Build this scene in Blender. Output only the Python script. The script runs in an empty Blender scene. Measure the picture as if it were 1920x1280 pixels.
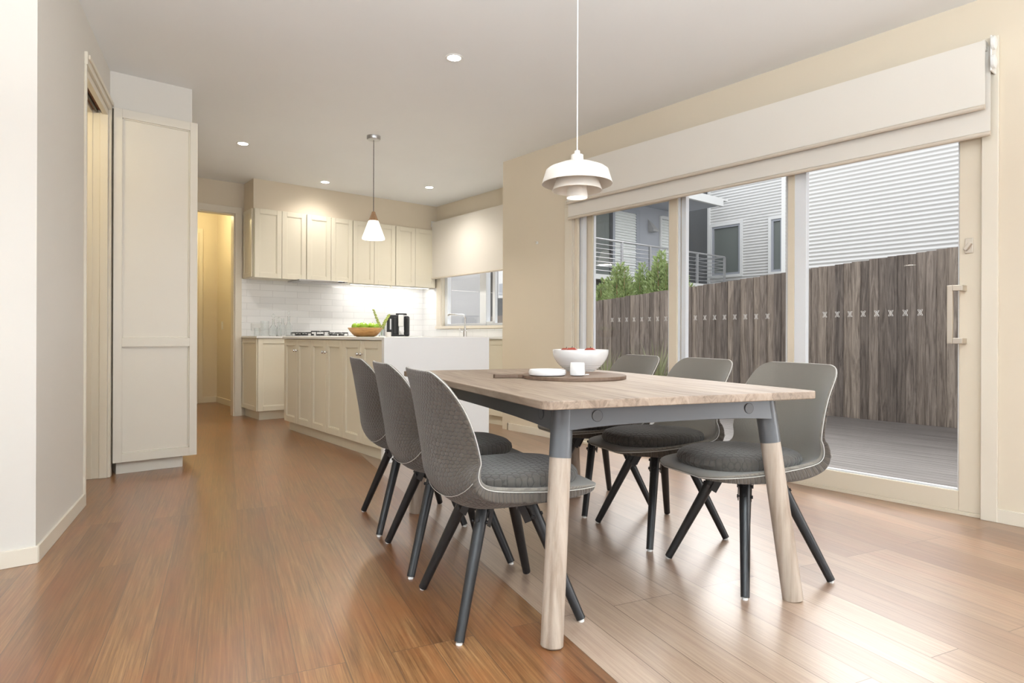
import bpy, bmesh, math, random
from mathutils import Vector, Matrix
random.seed(7)
PI = math.pi
C = bpy.context.scene.collection
R = math.radians

# ------------------------------------------------------------------ camera, world, sun, exposure
cd = bpy.data.cameras.new('camera'); cam = bpy.data.objects.new('camera', cd); C.objects.link(cam)
cam.location = (0, 0, 0.95)
cam.rotation_euler = (Matrix.Rotation(R(-39.32), 4, 'Z') @ Matrix.Rotation(R(90), 4, 'X') @ Matrix.Rotation(R(0.2), 4, 'Z')).to_euler()
cd.sensor_width = 36; cd.lens = 36 * 1172 / 1920; cd.shift_y = -11 / 1920
cd.clip_start = 0.05; cd.clip_end = 300
bpy.context.scene.camera = cam
vs = bpy.context.scene.view_settings
vs.view_transform = 'Standard'; vs.look = 'None'; vs.gamma = 1; vs.use_curve_mapping = False
vs.exposure = 0.12
w = bpy.data.worlds.new('overcast_sky'); bpy.context.scene.world = w; w.use_nodes = True
nt = w.node_tree; bg = nt.nodes['Background']
tc = nt.nodes.new('ShaderNodeTexCoord'); sp = nt.nodes.new('ShaderNodeSeparateXYZ'); cr = nt.nodes.new('ShaderNodeValToRGB')
nt.links.new(tc.outputs['Generated'], sp.inputs[0]); nt.links.new(sp.outputs['Z'], cr.inputs[0]); nt.links.new(cr.outputs[0], bg.inputs[0])
cr.color_ramp.elements[0].color = (.96, .975, 1, 1); cr.color_ramp.elements[1].color = (.94, .965, 1, 1)
bg.inputs[1].default_value = 1.9
def light(name, typ, loc, energy, col=(1, 1, 1), rot=None, **k):
    l = bpy.data.lights.new(name, typ); l.energy = energy; l.color = col
    for a, b in k.items(): setattr(l, a, b)
    o = bpy.data.objects.new(name, l); C.objects.link(o); o.location = loc
    if rot is not None: o.rotation_euler = rot
    return o
# hazy sun through thin cloud, coming over the fence into the sliding door
sd = Vector((-1, -.35, -.72))
light('sun', 'SUN', (12, 2, 12), 5.5, (1, .97, .93), sd.to_track_quat('-Z', 'Y').to_euler(), angle=R(60))
# added fill lamps standing in for daylight, unseen behind and beside the camera
light('window_daylight', 'AREA', (.6, -3.1, 1.45), 8, (.88, .95, 1), (R(110), 0, 0), shape='RECTANGLE', size=5.4, size_y=2.1)
light('window_daylight', 'AREA', (3.9, -1.6, 1.35), 86, (.97, .98, 1), (R(96), 0, R(90)), shape='RECTANGLE', size=2.2, size_y=1.9)
light('window_daylight', 'AREA', (-2.9, .2, 1.4), 8, (.85, .93, 1), (R(105), 0, R(-90)), shape='RECTANGLE', size=4.4, size_y=2.1)

# added fill lamp, unseen behind the camera, aimed up to brighten the ceiling
light('bounce_flash', 'AREA', (-.2, -.9, 1.45), 340, (.84, .94, 1), (R(168), 0, R(-39)), shape='DISK', size=.9, spread=R(150))
# ------------------------------------------------------------------ materials
def newmat(name):
    m = bpy.data.materials.new(name); m.use_nodes = True
    return m, m.node_tree, m.node_tree.nodes['Principled BSDF']
def N(t, kind, **inp):
    n = t.nodes.new(kind)
    for k, v in inp.items():
        if k in n.inputs.keys(): n.inputs[k].default_value = v
        else: setattr(n, k, v)
    return n
def L(t, a, b): t.links.new(a, b)
def ramp(t, fac, stops):
    r = t.nodes.new('ShaderNodeValToRGB'); L(t, fac, r.inputs[0]); e = r.color_ramp.elements
    while len(e) < len(stops): e.new(.5)
    for i, (p, c) in enumerate(stops): e[i].position = p; e[i].color = (*c, 1)
    return r.outputs[0]
def mix(t, a, b, fac, mode='MIX'):
    n = t.nodes.new('ShaderNodeMix'); n.data_type = 'RGBA'; n.blend_type = mode
    for i, v in ((0, fac), (6, a), (7, b)):
        if isinstance(v, (int, float)): n.inputs[i].default_value = v
        elif isinstance(v, tuple): n.inputs[i].default_value = (*v, 1)
        else: L(t, v, n.inputs[i])
    return n.outputs[2]
def math_(t, op, a, b=None, c=None):
    n = t.nodes.new('ShaderNodeMath'); n.operation = op
    for i, v in enumerate((a, b, c)):
        if v is None: continue
        if isinstance(v, (int, float)): n.inputs[i].default_value = v
        else: L(t, v, n.inputs[i])
    return n.outputs[0]
def bump(t, p, h, strength=.2, dist=.002):
    b = N(t, 'ShaderNodeBump', Strength=strength, Distance=dist); L(t, h, b.inputs['Height']); L(t, b.outputs[0], p.inputs['Normal'])
def objco(t, sc=(1, 1, 1), rot=(0, 0, 0), which='Object'):
    tc = t.nodes.new('ShaderNodeTexCoord'); m = t.nodes.new('ShaderNodeMapping')
    m.inputs['Scale'].default_value = sc; m.inputs['Rotation'].default_value = rot
    L(t, tc.outputs[which], m.inputs[0]); return m.outputs[0]
def paint(name, col, rough=.5, bmp=.03, metallic=0, scale=140, var=.03, coat=0):
    m, t, p = newmat(name)
    co = objco(t); n = N(t, 'ShaderNodeTexNoise', Scale=scale, Detail=3.); L(t, co, n.inputs[0])
    n2 = N(t, 'ShaderNodeTexNoise', Scale=1.3, Detail=2.); L(t, co, n2.inputs[0])
    c = mix(t, col, tuple(x * (1 - 2 * var) for x in col), n2.outputs[0]); L(t, c, p.inputs['Base Color'])
    p.inputs['Roughness'].default_value = rough; p.inputs['Metallic'].default_value = metallic
    if coat: p.inputs['Coat Weight'].default_value = coat
    if bmp: bump(t, p, n.outputs[0], bmp, .001)
    return m
def glow(name, col, strength, base=(.9, .9, .9)):
    m, t, p = newmat(name); p.inputs['Base Color'].default_value = (*base, 1)
    p.inputs['Emission Color'].default_value = (*col, 1); p.inputs['Emission Strength'].default_value = strength
    return m
def glassmat(name, tint=(1, 1, 1), refl=.14):
    # thin window glazing: clear pane with fresnel reflection
    m = bpy.data.materials.new(name); m.use_nodes = True; t = m.node_tree; t.nodes.clear()
    o = t.nodes.new('ShaderNodeOutputMaterial'); tr = t.nodes.new('ShaderNodeBsdfTransparent'); gl = t.nodes.new('ShaderNodeBsdfGlossy'); mx = t.nodes.new('ShaderNodeMixShader')
    f = N(t, 'ShaderNodeFresnel', IOR=1.45); gl.inputs['Roughness'].default_value = .01
    tr.inputs[0].default_value = (*tint, 1)
    L(t, math_(t, 'MULTIPLY', f.outputs[0], refl), mx.inputs[0]); L(t, tr.outputs[0], mx.inputs[1]); L(t, gl.outputs[0], mx.inputs[2]); L(t, mx.outputs[0], o.inputs[0])
    return m
def solidglass(name, rough=0.02, col=(.96, .98, .98)):
    m, t, p = newmat(name); p.inputs['Base Color'].default_value = (*col, 1); p.inputs['Transmission Weight'].default_value = 1
    p.inputs['Roughness'].default_value = rough; p.inputs['IOR'].default_value = 1.3
    return m

def floor_mat():
    m, t, p = newmat('bamboo_floor')
    co = objco(t, rot=(0, 0, R(-75.3))); co.node.inputs['Location'].default_value = (0, .0568, 0)
    br = N(t, 'ShaderNodeTexBrick', Scale=1.0); br.offset = .37; br.offset_frequency = 3; br.squash = 1
    for k, v in dict(Color1=(0, 0, 0, 1), Color2=(1, 1, 1, 1), Mortar=(.5, .5, .5, 1)).items(): br.inputs[k].default_value = v
    br.inputs['Mortar Size'].default_value = .0014; br.inputs['Mortar Smooth'].default_value = .3; br.inputs['Brick Width'].default_value = 1.85; br.inputs['Row Height'].default_value = .132; br.inputs['Bias'].default_value = 0
    L(t, co, br.inputs[0])
    mp = t.nodes.new('ShaderNodeMapping'); mp.inputs['Scale'].default_value = (1.6, 55, 1); L(t, co, mp.inputs[0])
    ad = t.nodes.new('ShaderNodeVectorMath'); ad.operation = 'MULTIPLY_ADD'; ad.inputs[1].default_value = (17, 31, 5); L(t, br.outputs[0], ad.inputs[0]); L(t, mp.outputs[0], ad.inputs[2])
    n = N(t, 'ShaderNodeTexNoise', Scale=2.2, Detail=7., Roughness=.68, Distortion=.25); L(t, ad.outputs[0], n.inputs[0])
    mp2 = t.nodes.new('ShaderNodeMapping'); mp2.inputs['Scale'].default_value = (.9, 5, 1); L(t, ad.outputs[0], mp2.inputs[0])
    mp2b = t.nodes.new('ShaderNodeMapping'); mp2b.inputs['Scale'].default_value = (1.7, 7, 1); L(t, co, mp2b.inputs[0])
    n2 = N(t, 'ShaderNodeTexNoise', Scale=1.5, Detail=4., Roughness=.6); L(t, mp2b.outputs[0], n2.inputs[0])
    base = ramp(t, n.outputs[0], [(.30, (.085, .034, .013)), (.48, (.185, .087, .033)), (.60, (.26, .134, .055)), (.75, (.37, .215, .105))])
    base = mix(t, base, (.26, .085, .026), math_(t, 'MULTIPLY', ramp(t, n2.outputs[0], [(.42, (0, 0, 0)), (.66, (1, 1, 1))]), .5))
    plank = ramp(t, br.outputs[0], [(0, (.78, .70, .66)), (.5, (.98, .96, .92)), (1, (1.18, 1.18, 1.16))])
    # paler, greyer colour from a plank row by the table, fading towards the glass door
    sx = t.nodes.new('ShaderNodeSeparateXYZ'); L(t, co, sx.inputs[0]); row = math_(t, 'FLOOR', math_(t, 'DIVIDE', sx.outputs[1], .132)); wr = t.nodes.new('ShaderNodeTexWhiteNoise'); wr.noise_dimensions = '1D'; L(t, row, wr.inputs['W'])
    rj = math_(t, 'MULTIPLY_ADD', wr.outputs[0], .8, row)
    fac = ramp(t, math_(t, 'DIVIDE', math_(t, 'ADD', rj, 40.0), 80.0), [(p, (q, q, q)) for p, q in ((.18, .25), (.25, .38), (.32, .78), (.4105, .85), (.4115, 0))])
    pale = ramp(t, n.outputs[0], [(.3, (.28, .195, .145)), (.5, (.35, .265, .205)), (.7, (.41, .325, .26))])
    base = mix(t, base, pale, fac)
    base = mix(t, base, plank, 1.0, 'MULTIPLY')
    base = mix(t, base, (.09, .05, .028), br.outputs[1])
    L(t, base, p.inputs['Base Color'])
    rr = math_(t, 'MULTIPLY_ADD', n.outputs[0], .12, .25); L(t, rr, p.inputs['Roughness'])
    p.inputs['Specular IOR Level'].default_value = .5; p.inputs['Coat Weight'].default_value = .55; p.inputs['Coat Roughness'].default_value = .3
    h = math_(t, 'SUBTRACT', math_(t, 'MULTIPLY', n.outputs[0], .25), br.outputs[1]); bump(t, p, h, .12, .001)
    return m
def woodmat(name, cols, scale=(3, 60, 3), rough=.5, rows=None, rot=(0, 0, 0), dist=.4, bm=.15):
    m, t, p = newmat(name); co0 = objco(t, rot=rot); v = co0
    mort = None
    if rows:
        br = N(t, 'ShaderNodeTexBrick', Scale=1.0); br.offset = .5
        br.inputs['Color1'].default_value = (0, 0, 0, 1); br.inputs['Color2'].default_value = (1, 1, 1, 1)
        br.inputs['Mortar Size'].default_value = .0004; br.inputs['Brick Width'].default_value = 3.; br.inputs['Row Height'].default_value = rows
        L(t, co0, br.inputs[0])
        ad = t.nodes.new('ShaderNodeVectorMath'); ad.operation = 'MULTIPLY_ADD'; ad.inputs[1].default_value = (3, 1.7, 5); L(t, br.outputs[0], ad.inputs[0]); L(t, co0, ad.inputs[2]); v = ad.outputs[0]; mort = br
    mp = t.nodes.new('ShaderNodeMapping'); mp.inputs['Scale'].default_value = scale; L(t, v, mp.inputs[0])
    n = N(t, 'ShaderNodeTexNoise', Scale=1., Detail=6., Roughness=.62, Distortion=dist); L(t, mp.outputs[0], n.inputs[0])
    k = len(cols); c = ramp(t, n.outputs[0], [(.32 + .36 * i / (k - 1), q) for i, q in enumerate(cols)])
    if mort: c = mix(t, c, ramp(t, mort.outputs[0], [(0, (.86, .84, .82)), (1, (1.08, 1.08, 1.08))]), 1.0, 'MULTIPLY')
    L(t, c, p.inputs['Base Color']); p.inputs['Roughness'].default_value = rough; bump(t, p, n.outputs[0], bm, .001)
    return m
def hexmat(name, c1, c2, pitch=.016, strength=.8):
    m, t, p = newmat(name)
    tc = t.nodes.new('ShaderNodeTexCoord')
    def vm(op, a, b):
        n = t.nodes.new('ShaderNodeVectorMath'); n.operation = op
        for i, v in enumerate((a, b)):
            if v is None: continue
            if isinstance(v, tuple): n.inputs[i].default_value = v
            else: L(t, v, n.inputs[i])
        return n
    wn = N(t, 'ShaderNodeTexNoise', Scale=60., Detail=1.); L(t, tc.outputs['UV'], wn.inputs[0])
    uv = vm('SCALE', tc.outputs['UV'], None); uv.inputs['Scale'].default_value = 1 / pitch
    wv = vm('SCALE', wn.outputs['Color'], None); wv.inputs['Scale'].default_value = .35
    q = vm('ADD', uv.outputs[0], wv.outputs[0]).outputs[0]
    s = (1, 1.732, 1); hh = (.5, .866, 0)
    a = vm('SUBTRACT', vm('WRAP', q, None).outputs[0], None)
    def wrap(v):
        n = t.nodes.new('ShaderNodeVectorMath'); n.operation = 'MODULO'; L(t, v, n.inputs[0]); n.inputs[1].default_value = s
        return vm('SUBTRACT', n.outputs[0], hh).outputs[0]
    q2 = vm('ADD', q, (100, 173.2, 0)).outputs[0]
    A = wrap(q2); B = wrap(vm('SUBTRACT', q2, hh).outputs[0])
    def hd(v):
        ab = vm('ABSOLUTE', v, None).outputs[0]; d = vm('DOT_PRODUCT', ab, (.5, .866, 0)).outputs['Value']
        sx = t.nodes.new('ShaderNodeSeparateXYZ'); L(t, ab, sx.inputs[0]); return math_(t, 'MAXIMUM', d, sx.outputs[0])
    h = math_(t, 'MINIMUM', hd(A), hd(B))          # 0 centre .. .5 edge
    hgt = math_(t, 'SUBTRACT', 1.0, math_(t, 'POWER', math_(t, 'MULTIPLY', h, 2.0), 5.0))
    n = N(t, 'ShaderNodeTexNoise', Scale=900., Detail=2.); L(t, tc.outputs['UV'], n.inputs[0])
    H = math_(t, 'ADD', hgt, math_(t, 'MULTIPLY', n.outputs[0], .25))
    cc = mix(t, c2, c1, n.outputs[0]); groove = ramp(t, h, [(.42, (1, 1, 1)), (.5, (.55, .55, .55))]); cc = mix(t, cc, groove, 1.0, 'MULTIPLY')
    L(t, cc, p.inputs['Base Color']); p.inputs['Roughness'].default_value = .92; p.inputs['Sheen Weight'].default_value = .25
    bump(t, p, H, strength, .002); return m
def weavemat(name, c1, c2, sc=420.):
    m, t, p = newmat(name); tc = t.nodes.new('ShaderNodeTexCoord')
    w1 = N(t, 'ShaderNodeTexWave', Scale=sc / 3, Distortion=1.5, Detail=1.); w2 = N(t, 'ShaderNodeTexWave', Scale=sc / 3, Distortion=1.5, Detail=1.); w2.bands_direction = 'Y'
    n = N(t, 'ShaderNodeTexNoise', Scale=sc, Detail=3.)
    for q in (w1, w2, n): L(t, tc.outputs['UV'], q.inputs[0])
    h = math_(t, 'ADD', math_(t, 'MULTIPLY', w1.outputs[1], w2.outputs[1]), n.outputs[0])
    L(t, ramp(t, h, [(.3, c2), (1.1, c1)]), p.inputs['Base Color']); p.inputs['Roughness'].default_value = .93; p.inputs['Sheen Weight'].default_value = .3
    bump(t, p, h, .4, .001); return m
def tilemat(name, axis):
    m, t, p = newmat(name); rot = (R(90), 0, 0) if axis == 'x' else (R(90), 0, R(90))
    tc = t.nodes.new('ShaderNodeTexCoord'); s = t.nodes.new('ShaderNodeSeparateXYZ'); L(t, tc.outputs['Object'], s.inputs[0])
    c = t.nodes.new('ShaderNodeCombineXYZ'); L(t, s.outputs[0 if axis == 'x' else 1], c.inputs[0]); L(t, s.outputs[2], c.inputs[1])
    br = N(t, 'ShaderNodeTexBrick', Scale=1.0); br.offset = .5
    br.inputs['Color1'].default_value = (.86, .86, .85, 1); br.inputs['Color2'].default_value = (.80, .80, .79, 1); br.inputs['Mortar'].default_value = (.62, .62, .61, 1)
    br.inputs['Mortar Size'].default_value = .002; br.inputs['Mortar Smooth'].default_value = .4; br.inputs['Brick Width'].default_value = .30; br.inputs['Row Height'].default_value = .078
    L(t, c.outputs[0], br.inputs[0]); L(t, br.outputs[0], p.inputs['Base Color']); p.inputs['Roughness'].default_value = .18
    bump(t, p, math_(t, 'SUBTRACT', 1.0, br.outputs[1]), .35, .002); return m
def palingmat():
    m, t, p = newmat('weathered_paling'); co = objco(t)
    s = t.nodes.new('ShaderNodeSeparateXYZ'); L(t, co, s.inputs[0])
    idx = math_(t, 'FLOOR', math_(t, 'DIVIDE', s.outputs[1], .1)); wn = t.nodes.new('ShaderNodeTexWhiteNoise'); wn.noise_dimensions = '1D'; L(t, idx, wn.inputs['W'])
    c = t.nodes.new('ShaderNodeCombineXYZ'); L(t, math_(t, 'MULTIPLY', s.outputs[1], 15), c.inputs[0]); L(t, math_(t, 'ADD', math_(t, 'MULTIPLY', s.outputs[2], 1.0), math_(t, 'MULTIPLY', wn.outputs[0], 37)), c.inputs[1])
    n = N(t, 'ShaderNodeTexNoise', Scale=1.5, Detail=7., Roughness=.66, Distortion=1.6); L(t, c.outputs[0], n.inputs[0])
    base = ramp(t, n.outputs[0], [(.28, (.075, .062, .053)), (.45, (.17, .147, .13)), (.58, (.25, .22, .195)), (.75, (.36, .32, .285))])
    base = mix(t, base, ramp(t, wn.outputs[0], [(0, (.62, .60, .60)), (.5, (.95, .92, .9)), (1, (1.2, 1.16, 1.1))]), 1.0, 'MULTIPLY')
    L(t, base, p.inputs['Base Color']); p.inputs['Roughness'].default_value = .9; bump(t, p, n.outputs[0], .5, .004); return m

M = {}
M['wall'] = paint('cream_wall_paint', (.72, .635, .505), .7, .05)
M['cool'] = paint('ivory_wall_paint', (.72, .69, .635), .7, .05)
M['ceil'] = paint('ceiling_white', (.85, .86, .86), .8, .04)
M['trim'] = paint('cream_gloss_trim', (.76, .70, .59), .35, .01)
M['cab'] = paint('cream_cabinet_lacquer', (.78, .73, .60), .38, .01)
M['tall'] = paint('ivory_tall_cabinet_lacquer', (.76, .72, .64), .38, .01)
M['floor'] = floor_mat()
M['stone'] = paint('white_stone', (.85, .85, .84), .25, .02, var=.04)
M['dark'] = paint('matt_black', (.018, .018, .02), .45, .02)
M['leg'] = woodmat('black_stained_wood', [(.006, .0065, .008), (.013, .0135, .015)], (60, 60, 4), .42, bm=.1)
M['metal'] = paint('grey_powder_coat', (.112, .118, .126), .38, .03, .3)
M['chrome'] = paint('chrome', (.75, .75, .76), .12, 0, 1)
M['steel'] = paint('brushed_steel', (.55, .55, .56), .32, .02, 1)
M['satin'] = paint('satin_nickel', (.62, .56, .48), .35, .01, .9)
M['white'] = paint('white_ceramic', (.85, .85, .85), .15, .0, coat=.3)
M['plastic'] = paint('white_plastic', (.82, .82, .80), .4, .0)
M['shade'] = paint('warm_white_lamp_metal', (.88, .84, .78), .4, .0)
M['alu'] = paint('cream_aluminium', (.74, .66, .53), .38, .0)
M['aluw'] = paint('white_aluminium', (.80, .83, .86), .35, .0)
M['blind'] = paint('cream_blind_fabric', (.755, .715, .65), .85, .12, scale=700)
M['rail'] = paint('cream_blind_rail', (.62, .55, .46), .4, .0)
M['oak'] = woodmat('washed_oak_top', [(.34, .235, .155), (.47, .35, .25), (.57, .45, .345)], (26, 1.6, 3), .48, .17, (0, 0, 0))
M['oakrow'] = woodmat('washed_oak_boards', [(.17, .12, .086), (.28, .212, .16), (.35, .275, .215)], (2.2, 34, 22), .5, .17, (0, 0, R(90)), 1.2)
M['oakleg'] = woodmat('pale_oak_leg', [(.28, .215, .165), (.38, .31, .25), (.44, .37, .305)], (40, 40, 2.5), .5)
M['board'] = woodmat('brown_board', [(.10, .060, .038), (.18, .115, .078)], (3, 40, 3), .55)
M['bowlwood'] = woodmat('woven_wood_bowl', [(.30, .15, .045), (.50, .28, .10)], (14, 14, 60), .55)
M['capwood'] = woodmat('beech_cap', [(.33, .19, .10), (.45, .27, .15)], (30, 30, 4), .5)
M['quilt'] = hexmat('taupe_quilted_fabric', (.088, .070, .054), (.050, .039, .030), .016, 1.0)
M['pad'] = hexmat('charcoal_quilted_pad', (.098, .087, .074), (.058, .051, .044), .026, 1.0)
M['weave'] = weavemat('grey_woven_fabric', (.21, .188, .158), (.10, .088, .072))
M['piping'] = paint('ivory_piping', (.55, .53, .50), .6, 0)
M['green'] = paint('green_apple', (.30, .52, .04), .3, .0, var=.15)
M['red'] = paint('red_apple', (.32, .045, .025), .3, .0, var=.2)
M['stem'] = paint('stem_green', (.16, .30, .05), .6, 0)
M['blossom'] = paint('yellow_green_blossom', (.48, .55, .16), .7, .2)
M['leaf'] = paint('shrub_leaf', (.42, .54, .22), .55, 0, var=.25, scale=20)
M['grass'] = paint('grass_blade', (.36, .39, .20), .7, 0, var=.3)
M['pane'] = glassmat('window_glass')
M['glass'] = solidglass('clear_glass')
M['corr'] = paint('corrugated_white_steel', (.66, .66, .65), .45, .0, .0)
M['fence'] = palingmat()
M['deck'] = woodmat('wet_grey_deck', [(.06, .052, .047), (.12, .107, .10), (.17, .155, .145)], (30, 1.2, 3), .5)
M['ground'] = paint('garden_soil', (.12, .095, .065), .95, .4, scale=8)
M['render'] = paint('blue_grey_render', (.42, .44, .48), .8, .1)
M['renderd'] = paint('charcoal_render', (.085, .09, .095), .8, .1)  # also holds the shade painted onto the balcony house wall
M['renderl'] = paint('light_grey_render', (.42, .42, .42), .8, .1)
M['frameg'] = paint('grey_window_frame', (.36, .38, .42), .4, 0)
M['trimw'] = paint('white_outdoor_trim', (.72, .73, .72), .5, 0)
M['dglass'] = paint('dark_house_glass', (.16, .18, .17), .45, 0)
M['blinds'] = paint('neighbour_blinds', (.82, .84, .82), .6, 0)
M['hallglow'] = glow('lamp_warm', (1, .80, .45), 9)
M['led'] = glow('downlight_lens', (1, .95, .86), 14)
M['lampglow'] = glow('pendant_diffuser', (1, .93, .82), 3.5)
M['opal'] = glow('opal_glass_shade', (1, .93, .80), 1.6)
M['timber'] = woodmat('red_timber_track', [(.20, .07, .035), (.33, .14, .07)], (30, 3, 30), .6)
M['decal'] = paint('frosted_decal', (.75, .75, .74), .7, 0)
M['tilex'] = tilemat('white_subway_tile', 'x')
M['tiley'] = tilemat('white_subway_tile_side', 'y')

# ------------------------------------------------------------------ mesh helpers
class MB:
    def __init__(s): s.v = []; s.f = []; s.mi = []; s.uv = {}
    def add(s, vs, fs, mi=0):
        o = len(s.v); s.v += [tuple(x) for x in vs]; s.f += [tuple(i + o for i in f) for f in fs]; s.mi += [mi] * len(fs); return s
    def box(s, a, b, mi=0, mat=None):
        x0, y0, z0 = a; x1, y1, z1 = b
        vs = [Vector(q) for q in ((x0, y0, z0), (x1, y0, z0), (x1, y1, z0), (x0, y1, z0), (x0, y0, z1), (x1, y0, z1), (x1, y1, z1), (x0, y1, z1))]
        if mat: vs = [mat @ q for q in vs]
        return s.add(vs, [(0, 3, 2, 1), (4, 5, 6, 7), (0, 1, 5, 4), (1, 2, 6, 5), (2, 3, 7, 6), (3, 0, 4, 7)], mi)
    def lathe(s, prof, ctr=(0, 0, 0), n=32, mi=0, mat=None, caps=True):
        cx, cy, cz = ctr; vs = []; fs = []
        for r, z in prof:
            for k in range(n): a = 2 * PI * k / n; vs.append(Vector((cx + r * math.cos(a), cy + r * math.sin(a), cz + z)))
        for i in range(len(prof) - 1):
            for k in range(n): k2 = (k + 1) % n; fs.append((i * n + k, i * n + k2, (i + 1) * n + k2, (i + 1) * n + k))
        if caps and prof[0][0] > 1e-5: fs.append(tuple(range(n - 1, -1, -1)))
        if caps and prof[-1][0] > 1e-5: fs.append(tuple((len(prof) - 1) * n + k for k in range(n)))
        if mat: vs = [mat @ q for q in vs]
        return s.add(vs, fs, mi)
    def tube(s, pts, rad, n=12, mi=0, caps=True):
        pts = [Vector(p) for p in pts]; rads = rad if isinstance(rad, (list, tuple)) else [rad] * len(pts)
        vs = []; fs = []; up = None
        for i, p in enumerate(pts):
            d = (pts[min(i + 1, len(pts) - 1)] - pts[max(i - 1, 0)]).normalized()
            if up is None: up = Vector((0, 0, 1)) if abs(d.z) < .9 else Vector((1, 0, 0))
            x = d.cross(up).normalized(); y = x.cross(d).normalized(); up = y
            for k in range(n): a = 2 * PI * k / n; vs.append(p + (x * math.cos(a) + y * math.sin(a)) * rads[i])
        for i in range(len(pts) - 1):
            for k in range(n): k2 = (k + 1) % n; fs.append((i * n + k, i * n + k2, (i + 1) * n + k2, (i + 1) * n + k))
        if caps: fs.append(tuple(range(n - 1, -1, -1))); fs.append(tuple((len(pts) - 1) * n + k for k in range(n)))
        return s.add(vs, fs, mi)
    def prism(s, poly, z0, z1, mi=0):
        n = len(poly); vs = [(x, y, z0) for x, y in poly] + [(x, y, z1) for x, y in poly]
        return s.add(vs, [tuple(range(n - 1, -1, -1)), tuple(range(n, 2 * n))] + [(i, (i + 1) % n, n + (i + 1) % n, n + i) for i in range(n)], mi)
def build(name, mb, mats, parent=None, smooth=False, bevel=0, world=True, segs=2):
    me = bpy.data.meshes.new(name); vs = mb.v
    if parent is not None and world:
        q = parent
        while q is not None and '_loc' not in q: q = q.parent
        inv = (Matrix.Translation(q['_loc']) @ Matrix.Rotation(q['_rz'], 4, 'Z')).inverted() if q else Matrix.Identity(4)
        vs = [tuple(inv @ Vector(v)) for v in vs]
    me.from_pydata(vs, [], mb.f); me.update()
    for m in (mats if isinstance(mats, (list, tuple)) else [mats]): me.materials.append(m)
    for p, i in zip(me.polygons, mb.mi): p.material_index = i; p.use_smooth = smooth
    bm = bmesh.new(); bm.from_mesh(me); bmesh.ops.recalc_face_normals(bm, faces=bm.faces); bm.to_mesh(me); bm.free()
    o = bpy.data.objects.new(name, me); C.objects.link(o)
    if parent is not None: o.parent = parent
    if smooth:
        try: me.set_sharp_from_angle(angle=R(40))
        except Exception: pass
    if bevel:
        b = o.modifiers.new('bevel', 'BEVEL'); b.width = bevel; b.segments = segs; b.limit_method = 'ANGLE'; b.angle_limit = R(40)
        b.harden_normals = False
    return o
def tag(o, label=None, cat=None, group=None, kind=None):
    if label: o['label'] = label
    if cat: o['category'] = cat
    if group: o['group'] = group
    if kind: o['kind'] = kind
    return o
def thing(name, loc=(0, 0, 0), label=None, cat=None, group=None, rz=0, kind=None):
    o = bpy.data.objects.new(name, None); C.objects.link(o); o.location = loc; o.rotation_euler = (0, 0, rz); o.empty_display_size = .1
    o['_loc'] = list(loc); o['_rz'] = rz
    return tag(o, label, cat, group, kind)
def struct(name, mb, m, bevel=0, smooth=False, label=None):
    o = build(name, mb, m, None, smooth, bevel); o['kind'] = 'structure'
    if label: o['label'] = label
    return o
def copy_tree(o, parent=None):
    c = o.copy(); C.objects.link(c)
    if parent: c.parent = parent
    for ch in [q for q in bpy.data.objects if q.parent == o]: copy_tree(ch, c)
    return c

H = 2.72
XR, XK, YB = 3.97, 4.65, 7.69        # right wall, kitchen side wall, back wall
# ------------------------------------------------------------------ room shell
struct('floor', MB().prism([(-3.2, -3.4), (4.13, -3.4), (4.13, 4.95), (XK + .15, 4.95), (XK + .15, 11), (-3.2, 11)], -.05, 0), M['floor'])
struct('ceiling', MB().box((-3.2, -3.4, H), (XK + .15, 11, H + .12)), M['ceil'])
# right wall with sliding door opening
DY0, DY1, DZ = .96, 4.00, 2.12
b = MB(); b.box((XR, -3.4, 0), (XR + .16, -2.8, H)); b.box((XR, -.4, 0), (XR + .16, DY0, H)); b.box((XR, -2.8, 0), (XR + .16, -.4, .3)); b.box((XR, -2.8, 2.4), (XR + .16, -.4, H)); b.box((XR, DY1, 0), (XR + .16, 4.90, H)); b.box((XR, DY0, DZ), (XR + .16, DY1, H))  # includes an added, unseen window opening for the fill lamp
b.box((XR, 4.90, 0), (XK, 5.0, H))
struct('wall_right', b, M['wall'])
WY0, WY1, WZ0, WZ1 = 5.30, 7.20, 1.075, 2.15
b = MB(); b.box((XK, 4.9, 0), (XK + .16, WY0, H)); b.box((XK, WY1, 0), (XK + .16, YB + .1, H)); b.box((XK, WY0, 0), (XK + .16, WY1, WZ0)); b.box((XK, WY0, WZ1), (XK + .16, WY1, H))
struct('wall_kitchen_side', b, M['wall'])
# back wall with hall doorway
OX0, OX1, OZ = 1.25, 2.115, 2.36
b = MB(); b.box((-3.2, YB, 0), (OX0, YB + .11, H)); b.box((OX1, YB, 0), (XK + .16, YB + .11, H)); b.box((OX0, YB, OZ), (OX1, YB + .11, H))
struct('wall_back', b, M['wall'])
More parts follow.
